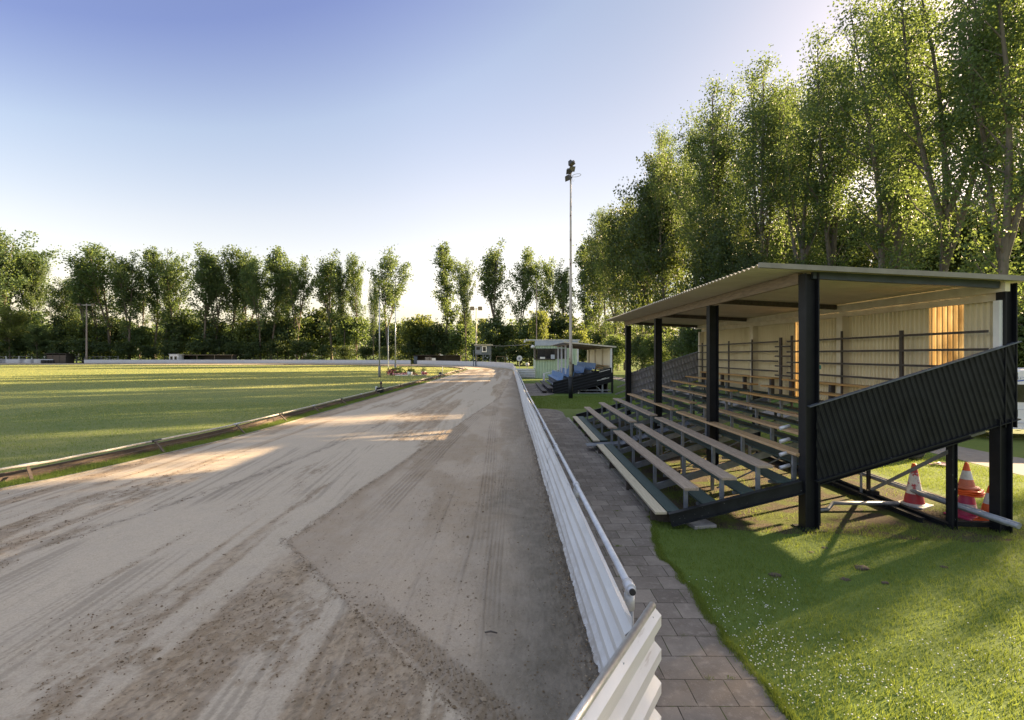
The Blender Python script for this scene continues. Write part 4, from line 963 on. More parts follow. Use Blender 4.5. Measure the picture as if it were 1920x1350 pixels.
# ------------------------------------------------------------------ tall poles
def floodlight(lx, ly, H, r0, r1, label, m, foot=1.3, big=False):
    e = tag(empty('floodlight_mast', (lx, ly, 0)), label, 'floodlight mast')
    n = 7; zs = [foot + (H - foot) * i / n for i in range(n + 1)]; pts = []; rad = []
    for i in range(n):
        rr = r0 + (r1 - r0) * i / (n - 1); pts += [(0, 0, zs[i] + (.02 if i else 0)), (0, 0, zs[i + 1])]; rad += [rr, rr * .97]
    MB().tube(pts, rad, 12).build('pole', m, e)
    if foot > 0.2: MB().tube([(0, 0, -.1), (0, 0, foot)], r0 * 1.35, 14).build('pole_foot', M['black_worn'], e)
    return e
def lamp(par, c, yaw, tilt, s=1.0):
    b = MB(); rot = Matrix.Rotation(yaw, 3, 'Z') @ Matrix.Rotation(tilt, 3, 'X')
    P = [(-.22,-.16,-.2),(.22,-.16,-.2),(.22,-.16,.2),(-.22,-.16,.2),(-.12,.16,-.1),(.12,.16,-.1),(.12,.16,.1),(-.12,.16,.1)]
    b.add([rot @ (Vector(p) * s) + Vector(c) for p in P], [(0,1,2,3),(7,6,5,4),(0,4,5,1),(1,5,6,2),(2,6,7,3),(3,7,4,0)])
    l = b.build('lamp_head', M['lamp_metal'], par, bevel=.01)
    P = [(-.19,-.168,-.17),(.19,-.168,-.17),(.19,-.168,.17),(-.19,-.168,.17)]
    q = [rot @ (Vector(p) * s) + Vector(c) for p in P]; q2 = [p + rot @ Vector((0, .01, 0)) for p in q]
    MB().add(q + q2, [(0,1,2,3),(7,6,5,4),(0,4,5,1),(1,5,6,2),(2,6,7,3),(3,7,4,0)]).build('lamp_lens', M['lens'], l)
fx, fy = 3.44, 29.3
fm = floodlight(fx, fy, 13.25, .095, .05, 'tall rust-streaked floodlight mast standing before the small stand', M['pole_rust'], 1.3)
for (dx, dz, yaw, tilt, s) in ((-.16, 12.95, 2.2, .9, .85), (-.10, 13.35, 2.6, .8, .8), (.06, 13.50, .2, .7, .8), (.02, 13.82, 1.0, 1.1, .85), (.13, 13.85, -.8, 1.0, .6)):
    lamp(fm, (dx, 0, dz), yaw, tilt, s)
MB().tube([(0, 0, 13.2), (0, 0, 13.8)], .03, 8).bar((-.2, 0, 13.05), (.1, 0, 13.3), .04, .04).build('lamp_bracket', M['rust'], fm)
MB().tube([(.10 + .25 + .25 * math.cos(t), .25 * math.sin(t), 13.08 + .03 * math.cos(t)) for t in np.linspace(0, 2 * math.pi, 25)], .014, 6, False).tube([(.06, 0, 12.9), (.14, 0, 12.7), (.22, .02, 12.85)], .008, 6).build('cable_loop', M['pipe'], fm)
fm = floodlight(3.05, 62, 12.0, .07, .045, 'thin mast with reddish lower half rising behind the green hut', mat('red_white_mast', (.40, .36, .33), (.24, .11, .08), .35, .6, stretch=(1, 1, 1)), .1)
MB().bar((-.1, 0, 10.6), (.55, 0, 10.6), .05, .05).build('cross_arm', M['galv'], fm)
fm = floodlight(-8.15, 114, 13.3, .22, .11, 'pale floodlight mast rising from beside the blue lookout cabin', mat('ochre_mast', (.58, .50, .36), (.45, .38, .27), 3, .6), .1)
for dx in (-.9, .9): lamp(fm, (dx, -.1, 13.3), 0, .5, 2.2)
MB().bar((-1.1, 0, 13.1), (1.1, 0, 13.1), .1, .1).build('cross_arm', M['galv'], fm)
fm = floodlight(-134.5, 158, 18.9, .28, .16, 'brown floodlight mast at the far left before the dark trees', mat('brown_mast', (.30, .24, .19), (.22, .17, .14), 3, .6), .1)
for dx in (-2.2, 2.3): lamp(fm, (dx, -.1, 18.6), 0, .5, 2.4)
MB().bar((-2.6, 0, 18.4), (2.8, 0, 18.4), .12, .12).build('cross_arm', M['galv'], fm)
def flagpole(px, py, ztop, r, m, label, sleeve=True):
    x, y = g(px, py); e = tag(empty('flagpole', (x, y, 0)), label, 'flagpole', 'flagpoles by the flower bed')
    MB().tube([(0, 0, -.1), (0, 0, ztop * .5), (0, 0, ztop)], [r, r * .85, r * .45], 10).build('pole', m, e)
    if sleeve: MB().tube([(0, 0, -.1), (0, 0, 1.3)], r * 1.9, 10).build('pole_sleeve', M['slat_grey'], e)
    MB().lathe([(.01, .12), (.05, .08), (.06, .03), (.03, 0)], (0, 0, ztop), 10).build('finial', M['galv'], e)
flagpole(711.5, 707.5, 9.1, .075, M['galv'], 'grey metal flagpole with thick foot standing left of the flower bed')
flagpole(728, 697.5, 6.9, .075, M['white'], 'short plain white flagpole between two taller grey ones', False)
flagpole(741.5, 699.5, 9.7, .09, M['galv'], 'tallest grey flagpole standing right behind the red flowers')
# ------------------------------------------------------------------ flower bed
def bed():
    x0, y0 = g(757, 704); rr = random.Random(11); e = tag(empty('flower_bed', (x0, y0, 0)), 'flower bed of red and pink blooms edged by pale slabs near the flagpoles', 'flower bed')
    MB().box((.6, .2, .02), (4.6, 1.6, .08)).build('soil_bed', M['soil'], e, bevel=.02)
    def blobs(nm, m, n, cx, cy, sx, sy, zr, r):
        mb = MB()
        for i in range(n):
            c = Vector((cx + rr.gauss(0, sx), cy + rr.gauss(0, sy), rr.uniform(*zr))); 
            for k in range(3):
                a = Vector((rr.uniform(-1, 1), rr.uniform(-1, 1), rr.uniform(-.2, 1))).normalized(); b = a.orthogonal().normalized()
                mb.add([c - a * r, c + b * r * .7, c + a * r, c - b * r * .7], [(0, 1, 2, 3)])
        mb.build(nm, m, e)
    blobs('red_flowers', M['petal_red'], 130, -1.6, .1, .28, .3, (.15, .75), .09)
    blobs('red_flowers', M['petal_red'], 150, .25, .45, .75, .25, (.1, .35), .09)
    blobs('pink_flowers', M['petal_pink'], 110, -.55, -.2, .5, .2, (.08, .28), .08)
    blobs('bed_foliage', M['leaf'], 160, -.9, .5, .5, .3, (.1, .95), .12)
    blobs('bed_foliage', M['leaf'], 120, .9, .6, .25, .2, (.1, .75), .10)
    blobs('red_flowers', M['petal_red'], 70, 2.6, .1, .2, .15, (.12, .45), .08)
    for i in range(5): MB().box((-.5 + i * .78, -.72, .05), (.70, .32, .10), Matrix.Rotation(rr.uniform(-.08, .08), 3, 'Z')).build('edging_slab', M['white'] if i < 3 else M['stone'], e)
bed()
def planter(px, py, label, s):
    x, y = g(px, py); e = tag(empty('planter', (x, y, 0)), label, 'planter', 'white planters in the grass'); rr = random.Random(int(px))
    MB().lathe([(.02, 0), (.24 * s, 0), (.33 * s, .50 * s), (.29 * s, .50 * s), (.27 * s, .44 * s), (.01, .44 * s)], n=20).build('pot', M['white'], e)
    mb = MB()
    for i in range(150):
        c = Vector((rr.gauss(0, .16 * s), rr.gauss(0, .16 * s), .5 * s + abs(rr.gauss(0, .22 * s)))); a = Vector((rr.uniform(-1, 1), rr.uniform(-1, 1), rr.uniform(0, 1.3))).normalized(); b = a.orthogonal().normalized(); r = .075
        mb.add([c - a * r, c + b * r * .6, c + a * r, c - b * r * .6], [(0, 1, 2, 3)])
    mb.build('leaves', M['leaf_dark'], e)
planter(768.5, 704.5, 'white pot with dark green plant at the middle of the flower bed', 1.0)
planter(794, 703.5, 'white pot with dark green plant right of the flower bed', .95)
# lure equipment by the rail
x, y = -8.75, 33.2
e = tag(empty('lure_winch', (x, y, 0)), 'small dark winch box with brown capped spindle beside the inner rail', 'winch')
MB().box((0, 0, .22), (.42, .40, .36)).build('winch_body', M['black_sheet'], e, bevel=.03)
MB().tube([(.05, 0, .38), (.05, 0, .66)], .05, 10).tube([(.05, 0, .62), (.05, 0, .78)], [.10, .07], 12).build('spindle', M['brownboard'], e)
MB().tube([(-.27, -.1, .25), (-.23, -.1, .25)], .11, 14).build('drum', M['galv'], e)
MB().box((-.26, 0, .38), (.12, .14, .16)).build('reflector', M['white'], e, bevel=.01)
x, y = g(835, 703.5); e = tag(empty('marker_peg', (x - .6, y, 0)), 'small dark marker with thin white rod by the far end of the inner rail', 'marker')
MB().lathe([(.25, 0), (.22, .3), (.02, .42)], n=10).build('marker_base', M['black_sheet'], e); MB().tube([(.25, 0, 0), (.25, 0, 1.1)], .025, 6).build('marker_rod', M['white'], e)
# ------------------------------------------------------------------ lookout cabin, shelters, booth along the far wall
def tower():
    x0, y0 = -8.2, 113.0; e = tag(empty('lookout_cabin', (x0, y0, 0)), 'slate blue cabin on stilts with white framed window above the curved barrier', 'lookout cabin')
    for (x, y) in ((0, 0), (3.25, 0), (0, 3), (3.25, 3), (1.65, 0), (-.5, 0)): MB().span((x - .09, y - .09, -.1), (x + .09, y + .09, 2.62 if x > -.3 else 3.6)).build('stilt', M['tower_blue'], e)
    MB().span((-.15, -.12, 2.62), (3.4, 3.1, 4.75)).build('cabin_wall', M['tower_blue'], e)
    MB().span((-.12, -.15, 2.9), (1.3, -.125, 4.6)).build('front_panel', mat('pale_slate', (.22, .25, .30), (.17, .20, .24), 3, .6), e)
    MB().span((-.35, -.55, 4.76), (3.75, 3.3, 4.93)).build('roof', M['cream_trim'], e)
    f = MB().span((1.42, -.20, 3.25), (1.62, -.125, 4.6)).span((2.3, -.20, 3.25), (2.5, -.125, 4.6)).span((1.62, -.20, 4.42), (2.3, -.125, 4.6)).span((1.62, -.20, 3.25), (2.3, -.125, 3.43)).build('window', M['white'], e)
    MB().span((1.62, -.16, 3.43), (2.3, -.13, 4.42)).build('pane', M['dark_glass'], f)
    MB().span((.15, -.19, 3.75), (.95, -.152, 4.4)).build('side_pane', M['dark_glass'], e)
    MB().span((-.7, -.3, 3.55), (-.1, .1, 3.62)).build('landing', M['tower_blue'], e)
tower()
def shelter(px0, px1, Y, zt, label, m_roof, post_m, extra=None):
    x0 = (px0 - CX) / FPX * Y; x1 = (px1 - CX) / FPX * Y; e = tag(empty('shelter', (x0, Y, 0)), label, 'shelter'); W = x1 - x0
    MB().span((-.2, -.3, zt), (W + .2, 3.0, zt + .14)).build('roof', m_roof, e)
    MB().span((0, 2.8, -.1), (W, 2.95, zt)).span((0, .05, -.1), (.12, 2.8, zt)).span((W - .12, .05, -.1), (W, 2.8, zt)).build('rear_wall', M['dark_brown'], e)
    n = max(3, int(W / 4.2))
    for i in range(n + 1): MB().span((W * i / n - .07, -.1, -.1), (W * i / n + .07, .04, zt)).build('post', post_m, e)
    if extra: extra(e, W)
def ex1(e, W):
    MB().span((3.0, -.05, 0), (4.8, .0, 2.0)).build('tan_panel', mat('tan_panel', (.24, .21, .19), (.19, .17, .15), 3, .7), e)
    MB().span((4.9, -.14, .5), (6.0, -.07, 1.75)).build('white_panel', M['white'], e)
    MB().span((7.3, -.45, 2.48), (8.1, -.32, 2.72)).build('lamp_box', M['white'], e)
    MB().span((-.1, -.5, 0), (.9, -.4, 2.2)).build('door', M['tower_blue'], e)
shelter(777, 863, 140.5, 2.45, 'long dark shelter with white and tan panels at the barrier opening', M['dark_brown'], M['dark_brown'], ex1)
shelter(337, 435, 158.5, 2.55, 'low dark shelter framed in pale timber behind the far barrier', M['wood_beam'], M['wood_beam'])
shelter(87, 124, 159.5, 3.0, 'brown boarded shelter at the far left behind the tyre stacks', M['dark_brown'], M['dark_brown'], lambda e, W: MB().span((.15, -.05, 0), (W - .15, .0, 2.6)).build('front_boards', M['brownboard'], e))
e = tag(empty('ticket_booth', (-107.4, 156.6, 0)), 'small white booth with two dark windows on the far barrier', 'booth')
MB().span((0, 0, 0), (2.85, 2.6, 2.75)).build('booth_wall', M['white'], e); MB().span((-.12, -.15, 2.76), (2.97, 2.7, 2.9)).build('roof', M['white'], e)
for a in (.35, 1.65):
    f = MB().span((a - .07, -.05, .55), (a + .77, -.005, 2.25)).build('window', M['cream_trim'], e); MB().span((a, -.07, .65), (a + .70, -.052, 2.15)).build('pane', M['dark_glass'], f)
MB().span((2.75, -.4, 0), (2.84, -.3, 2.0)).build('post', M['white'], e)
for i in range(5):
    x = (79 + i * 5.2 - CX) / FPX * 155.4; e = tag(empty('tyre_stack', (x, 155.4, 0)), f'black tyre stack, {["leftmost", "second from the left", "middle", "second from the right", "rightmost"][i]} of five in the far left barrier gap', 'tyres', 'tyre stacks in the barrier gap')
    for k in range(4): MB().lathe([(.18, .02), (.34, .0), (.38, .12), (.34, .24), (.18, .22)], (0, 0, k * .27), 14).build('tyre', M['rubber'], e)
# fence of posts behind the far barrier
def far_fence(px0, px1, n, Y, label):
    x0 = (px0 - CX) / FPX * Y; x1 = (px1 - CX) / FPX * Y; e = tag(empty('post_fence', (x0, Y, 0)), label, 'fence')
    for i in range(n): MB().span(((x1 - x0) * i / (n - 1) - .15, -.15, -.1), ((x1 - x0) * i / (n - 1) + .15, .1, 2.25)).build('post', M['white'] if px0 < 50 else M['slat_grey'], e)
    for z in (.6, 1.3, 2.0): MB().span((0, .0, z), (x1 - x0, .06, z + .16)).build('rail', M['slat_grey'], e)
far_fence(-12, 84, 5, 162, 'pale posts and rails of the fence at the far left edge')
far_fence(128, 222, 7, 162.5, 'grey post and rail fence right of the brown boarded shelter')
e = tag(empty('office_building', (-14, 235, 0)), 'pale grey office block half hidden by trees above the lookout cabin', 'building')
MB().span((0, 0, 0), (12, 14, 16)).build('wall', M['concrete_bldg'], e)
for i in range(3):
    for k in range(4):
        MB().span((1.2 + k * 2.7, -.1, 4 + i * 4), (3.0 + k * 2.7, -.02, 6 + i * 4)).build('window', M['dark_glass'], e)
MB().span((-.2, -.2, 16), (12.2, 14.2, 16.4)).build('roof', M['concrete_bldg'], e)
tag(MB().tube([(-5.2, 113.5, 4.8), (-2, 92, 4.2), (2.3, 55.5, 3.75)], .03, 5).build('overhead_cable', M['slat_grey']), 'thin cable slung from the blue lookout cabin to the green hut', 'cable')
x, y = -3.6, 113; tag(MB().span((x, y, 0), (x + .1, y + .1, 2.3)).span((x + 1.9, y, 0), (x + 2.0, y + .1, 2.3)).span((x, y, 2.2), (x + 2, y + .1, 2.3)).build('goal_frame', M['brownboard']), 'small dark goal-like frame behind the curved barrier near the disc sign', 'frame')
# ------------------------------------------------------------------ trees
def leaf_quads(C, size, rng, droop=.25):
    n = len(C); a = rng.normal(size=(n, 3)); a[:, 2] -= droop; a /= np.linalg.norm(a, axis=1)[:, None]
    b = rng.normal(size=(n, 3)); b -= a * (a * b).sum(1)[:, None]; b /= np.linalg.norm(b, axis=1)[:, None]
    nn = np.cross(a, b); L = size * rng.uniform(.65, 1.25, n)[:, None]; W = L * .42
    V = np.stack([C - a * L * .5, C + b * W + nn * L * .07, C + a * L * .55, C - b * W + nn * L * .07], 1)
    return V.reshape(-1, 3)
def make_tree(seed, h, base, rad, nb, nleaf, lsize, kind='poplar', bend=.6, trunk_r=None, forks=0, sig=.42):
    """returns (trunk mesh, crown mesh); crown base as a fraction of h"""
    rng = np.random.default_rng(seed); rr = random.Random(seed); tr = trunk_r or h * .0115
    mb = MB(); n = 10; ph = rr.uniform(0, 6.28)
    def axis(t): return Vector((bend * math.sin(ph + t * 2.6) * t, bend * math.cos(ph * 1.7 + t * 2.1) * t, h * t))
    mb.tube([axis(i / n) - Vector((0, 0, .3 if i == 0 else 0)) for i in range(n + 1)], [tr * (1.25 if i == 0 else (1 - .9 * i / n)) for i in range(n + 1)], 8, False)
    stems = [(axis, base, 1.0)]
    for k in range(forks):
        t0 = rr.uniform(.22, .45); az = rr.uniform(0, 6.28); sp = rr.uniform(.12, .2) * h * .55; top = rr.uniform(.80, .97)
        def fx(t, t0=t0, az=az, sp=sp, top=top):
            p0 = axis(t0); q = max(0, (t - t0) / (top - t0)) if top > t0 else 0
            off = sp * (1 - (1 - min(q, 1)) ** 2); return p0 + Vector((math.cos(az) * off, math.sin(az) * off, (t - t0) * h))
        ts = [t0 + (top - t0) * i / 6 for i in range(7)]
        mb.tube([fx(t) for t in ts], [tr * .62 * (1 - .8 * i / 6) for i in range(7)], 7, False); stems.append((fx, max(base, t0 + .08), top))
    cents = []; wts = []
    for i in range(nb):
        ax, b0, b1 = stems[i % len(stems)]
        t = b0 + (b1 - b0) * ((i + rr.random()) / nb) ** .95; q = (t - base) / max(1e-3, 1 - base)
        if kind == 'poplar': prof = (.55 + .75 * math.sin(math.pi * min(1, max(0, q * .85 + .12)))) * (1 - q ** 4 * .65); up = rr.uniform(.9, 1.7)
        elif kind == 'bush': prof = math.sqrt(max(.05, 1 - (q * 1.02 - .25) ** 2 / .75 ** 2 * .9)); up = rr.uniform(-.1, .7)
        else: prof = math.sqrt(max(.08, 1 - (q * 2 - .95) ** 2 * .85)); up = rr.uniform(.15, .9)
        L = rad * prof * rr.uniform(.32, 1.28); az = rr.uniform(0, 6.28) if i % 3 else i * 2.4
        d = Vector((math.cos(az), math.sin(az), up)); d.normalize()
        p0 = ax(t); m1 = p0 + d * L * .55 + Vector((0, 0, -.03 * L)); p1 = p0 + d * L * 1.0 + Vector((0, 0, .12 * L * up))
        if p1.z > h * 1.03: p1.z = h * 1.03
        mb.tube([p0, m1, p1], [tr * .30 * (1 - .6 * q), tr * .18 * (1 - .6 * q), .012], 5, False)
        ncl = max(2, int(L * 1.7) + 1)
        for k in range(ncl):
            f = .30 + .75 * (k + rr.random()) / ncl
            c = p0.lerp(p1, min(f, 1.05)); cents.append((c.x + rr.gauss(0, .22), c.y + rr.gauss(0, .22), c.z + rr.gauss(0, .25))); wts.append(rr.uniform(.35, 1.3))
    cents = np.array(cents); wts = np.array(wts); wts /= wts.sum()
    idx = rng.choice(len(cents), nleaf, p=wts)
    sg = sig * (.65 + .7 * _hash(idx, idx * 3, seed))[:, None]
    C = cents[idx] + rng.normal(size=(nleaf, 3)) * sg * np.array([1, 1, .85])
    C[:, 2] = np.clip(C[:, 2], .12, h * 1.05)
    V = leaf_quads(C, lsize, rng)
    crown = raw_mesh('crown', V, np.arange(len(V)), 4)
    tm = bpy.data.meshes.new('trunk'); tm.from_pydata(mb.v, [], mb.f); tm.polygons.foreach_set('use_smooth', [True] * len(mb.f)); tm.update()
    return tm, crown
def place_tree(pair, loc, scl, rz, label, cat, group, name, crown_m, bark_m):
    e = tag(empty(name, loc, rz), label, cat, group); e.scale = scl
    for me, nm, m in ((pair[0], 'trunk', bark_m), (pair[1], 'crown', crown_m)):
        o = bpy.data.objects.new(nm, me); col.objects.link(o); o.parent = e
        if len(me.materials) == 0: me.materials.append(m)
        o.material_slots[0].link = 'OBJECT'; o.material_slots[0].material = m
    return e
ORD = ['first', 'second', 'third', 'fourth', 'fifth', 'sixth', 'seventh', 'eighth', 'ninth', 'tenth', 'eleventh', 'twelfth', 'thirteenth', 'fourteenth', 'fifteenth', 'sixteenth', 'seventeenth', 'eighteenth', 'nineteenth', 'twentieth', 'twenty-first', 'twenty-second', 'twenty-third', 'twenty-fourth', 'twenty-fifth', 'twenty-sixth', 'twenty-seventh', 'twenty-eighth', 'twenty-ninth', 'thirtieth', 'thirty-first', 'thirty-second', 'thirty-third', 'thirty-fourth', 'thirty-fifth', 'thirty-sixth', 'thirty-seventh', 'thirty-eighth', 'thirty-ninth', 'fortieth']
# far poplars: (px, top y, rel width, lean)
FP = [make_tree(100 + i, 36, (.26, .20, .30, .16, .24)[i], 5.6, (44, 58, 40, 60, 50)[i], 7600, .50, 'poplar', 2.6, .38, (1, 2, 0, 3, 2)[i], .66) for i in range(5)]
far = [(205, 462, 1.35), (243, 470, 1.0), (288, 470, 1.0), (328, 464, .95), (382, 457, 1.1), (430, 464, 1.0), (468, 470, .95), (508, 468, 1.05), (557, 476, 1.0), (622, 476, 1.15), (668, 478, .7), (730, 464, .95), (832, 462, 1.0), (874, 480, .6), (928, 456, .95), (975, 464, .85), (1030, 480, .9), (1092, 460, 1.0), (1120, 470, .8), (160, 484, .9), (182, 505, .8), (262, 492, .8), (308, 505, .7), (405, 478, .8), (450, 480, .85), (488, 486, .8), (535, 490, .7), (645, 498, .7), (700, 520, .5), (1060, 492, .8)]
order = sorted(range(len(far)), key=lambda i: far[i][0]); rng = random.Random(5)
for rank, i in enumerate(order):
    px, py, wd = far[i]; Y = 168 if px < 700 else (150 if px < 860 else 134 + (px > 1000) * 4); Y += rng.uniform(-3, 3)
    x = (px - CX) / FPX * Y; H = CH + (HY - py) / FPX * Y
    s = H / 36.8; place_tree(FP[i % 5], (x, Y, 0), (s * wd, s * wd, s), rng.uniform(0, 6.28), f'tall slender poplar with bare lower trunk, {ORD[rank]} from the left in the far row', 'poplar', 'row of poplars beyond the far barrier', 'poplar_tree', M['leaf'], M['bark'])
# far understory
FB = [make_tree(200 + i, 12, .06, 5.2, 60, 4200, .60, 'bush', .8, .2, 2, .75) for i in range(4)]
rng = random.Random(9); n = 34
for i in range(n):
    px = 20 + (1160 - 20) * i / (n - 1) + rng.uniform(-8, 8); Y = 172 if px < 640 else (172 - (px - 640) * .13 if px < 900 else 128); Y += rng.uniform(-3, 6)
    H = (12.6 + rng.uniform(-3.4, 4.2)) * Y / 165; s = H / 12
    if 860 < px < 905: s *= .8
    place_tree(FB[i % 4], ((px - CX) / FPX * Y, Y, 0), (s * .95, s * .95, s), rng.uniform(0, 6.28), f'dark leafy understory tree, {ORD[i]} from the left behind the far barrier', 'tree', 'dark understory behind the far barrier', 'broadleaf_tree', M['leaf_yellow' if i % 9 == 4 else ('leaf' if i % 3 == 1 else 'leaf_dark')], M['bark'])
n = 30
for i in range(n):
    px = -10 + (1180 + 10) * i / (n - 1) + rng.uniform(-8, 8); Y = (163.5 if px < 640 else (163.5 - (px - 640) * .16 if px < 900 else 122)) + rng.uniform(-.5, 1.5)
    if px < 900: Y = max(Y, float(np.interp((px - CX) / FPX * Y, wc[::-1, 0], wc[::-1, 1])) + 6)
    if 745 < px < 882: Y = 148 + rng.uniform(0, 1.5)
    H = (6.5 + rng.uniform(-1.2, 1.8)) * Y / 165; s = H / 12
    place_tree(FB[(i + 1) % 4], ((px - CX) / FPX * Y, Y, 0), (s * 1.25, s * 1.25, s), rng.uniform(0, 6.28), f'low dark shrub, {ORD[i]} from the left along the back of the far barrier', 'shrub', 'low shrubs along the far barrier', 'shrub', M['leaf_dark'], M['bark'])
# left edge trees
BT = [make_tree(300 + i, 26, .14, 7.6, 80, 16000, .40, 'round', 1.5, .4, 3, .66) for i in range(2)]
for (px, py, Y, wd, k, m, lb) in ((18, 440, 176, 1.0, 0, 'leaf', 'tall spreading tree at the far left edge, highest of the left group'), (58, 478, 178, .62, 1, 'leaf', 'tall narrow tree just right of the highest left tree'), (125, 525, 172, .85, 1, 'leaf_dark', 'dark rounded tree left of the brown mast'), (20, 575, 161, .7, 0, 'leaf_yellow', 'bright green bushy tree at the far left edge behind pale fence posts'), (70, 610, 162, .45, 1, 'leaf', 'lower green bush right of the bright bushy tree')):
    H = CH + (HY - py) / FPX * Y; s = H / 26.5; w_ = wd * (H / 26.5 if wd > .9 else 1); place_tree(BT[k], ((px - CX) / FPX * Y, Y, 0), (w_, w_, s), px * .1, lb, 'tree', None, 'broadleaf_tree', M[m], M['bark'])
# sunlit yellowish trees in the gap
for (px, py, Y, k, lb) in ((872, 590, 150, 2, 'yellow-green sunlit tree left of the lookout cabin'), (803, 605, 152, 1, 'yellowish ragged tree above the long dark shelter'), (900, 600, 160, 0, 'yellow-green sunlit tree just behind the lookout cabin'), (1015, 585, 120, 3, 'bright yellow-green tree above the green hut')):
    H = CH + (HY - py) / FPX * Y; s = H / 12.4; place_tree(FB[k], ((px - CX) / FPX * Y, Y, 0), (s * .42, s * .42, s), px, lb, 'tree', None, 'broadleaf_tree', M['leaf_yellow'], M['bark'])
# far wood on the skyline: reads as one mass
def far_wood():
    rng = np.random.default_rng(77); n = 80000
    cx = rng.uniform(-330, 90, 420); cy = rng.uniform(255, 300, 420); ch = rng.uniform(14, 22, 420)
    i = rng.integers(0, 420, n); t = rng.random(n) ** .6
    r = 4.2 * np.sqrt(np.clip(1 - (t * 1.6 - .7) ** 2, .05, 1))
    C = np.stack([cx[i] + rng.normal(size=n) * r * .6, cy[i] + rng.normal(size=n) * r * .6, ch[i] * t], 1)
    V = leaf_quads(C, 1.25, rng); tag(link('far_wood', raw_mesh('far_wood', V, np.arange(len(V)), 4), M['leaf']), kind='stuff')
far_wood()
# ------------------------------------------------------------------ tall belt on the right
NP = [make_tree(400 + i, 25, .14, 3.4, 78, 25000, .155, 'poplar', 1.5, .26, (1, 2, 1, 3, 2)[i], .40) for i in range(5)]
ND = [make_tree(450 + i, 20, .05, 4.0, 110, 19000, .26, 'round', 1.0, .2, 2, .50) for i in range(3)]
NS = [make_tree(480 + i, 6, .05, 2.6, 60, 11000, .20, 'bush', .5, .09, 2, .38) for i in range(3)]
def belt(px, py, X, k, wd, kind, lb, grp):
    Y = X * FPX / (px - CX); H = CH + (HY - py) / FPX * Y
    src, h0 = (NP, 25.6) if kind == 'p' else (ND, 20.6); s = H / h0
    place_tree(src[k % len(src)], (X, Y, 0), (wd * min(s, 1.25), wd * min(s, 1.25), s), px * 1.3, lb, 'poplar' if kind == 'p' else 'tree', grp, 'poplar_tree' if kind == 'p' else 'broadleaf_tree', M['leaf'] if kind == 'p' else M['leaf_dark'], M['bark_pale'] if kind == 'p' else M['bark'])
# beyond the right edge of the picture: two unseen trees added to shade the lawn and the open gate
place_tree(NP[1], (24, 16.0, 0), (.34, .34, .44), 24., 'unseen slim poplar added beyond the lane to shade the lawn', 'poplar', None, 'poplar_tree', M['leaf'], M['bark_pale'])
place_tree(make_tree(520, 13.2, .70, 1.5, 46, 9000, .13, 'round', .4, .11, 0, .36), (26, 15.45, 0), (1, 1, 1), 2., 'unseen high-crowned tree added beyond the lane to shade the gate', 'tree', None, 'broadleaf_tree', M['leaf'], M['bark_pale'])
GP = 'tall poplars of the belt on the right'; GD = 'dense dark trees of the belt on the right'
pop = [(1158, 372, 19, 0, 1.0), (1205, 395, 20, 1, .9), (1250, 245, 20, 2, .8), (1284, 228, 25, 0, .9), (1312, 240, 21, 3, .9), (1345, 148, 21, 4, 1.0), (1395, 190, 24, 0, .9), (1432, 116, 22, 1, 1.0), (1470, 165, 26, 2, .8), (1520, 95, 23, 3, 1.0), (1562, 46, 24, 4, .95), (1640, -25, 22, 2, 1.05), (1700, 10, 27, 0, .9), (1745, -95, 21, 3, 1.0), (1860, -150, 20, 4, 1.0), (1930, -60, 26, 1, .9)]
for i, (px, py, X, k, wd) in enumerate(pop):
    belt(px, py, X, k, wd, 'p', f'tall pale-trunked poplar with gappy crown, {ORD[i]} from the left in the right belt', GP)
den = [(1138, 400, 18.5, 0, .9), (1172, 385, 19, 2, .9), (1208, 350, 19.5, 1, .9), (1243, 300, 20, 2, .9), (1330, 375, 18, 1, .95), (1375, 420, 18, 2, .9), (1415, 450, 18.5, 0, .8), (1478, 400, 36, 0, .9), (1525, 380, 35, 1, .9), (1575, 410, 36, 2, .9), (1622, 370, 36, 0, .95), (1668, 400, 35, 1, .9), (1722, 350, 35, 2, .95), (1775, 390, 34, 0, .9), (1832, 350, 34, 1, .95), (1885, 380, 33, 2, .9), (1940, 340, 33, 0, .9)]
for i, (px, py, X, k, wd) in enumerate(den):
    belt(px, py, X, k, wd, 'd', f'dense dark tree leafy to the ground, {ORD[i]} from the left in the right belt', GD)
rng = random.Random(31)
for i in range(20):
    px = 1165 + i * 39 + rng.uniform(-8, 8); X = 16.6 + rng.uniform(0, 2.2) + (1.8 if px > 1500 else 0); Y = X * FPX / (px - CX); s = rng.uniform(.75, 1.15) * (1.0 if px < 1500 else .8)
    place_tree(NS[i % 3], (X, Y, 0), (s, s, s), px, f'green shrub, {ORD[i]} from the left at the foot of the right belt', 'shrub', 'shrubs at the foot of the right belt', 'shrub', M['leaf_dark'] if i % 2 else M['leaf'], M['bark'])
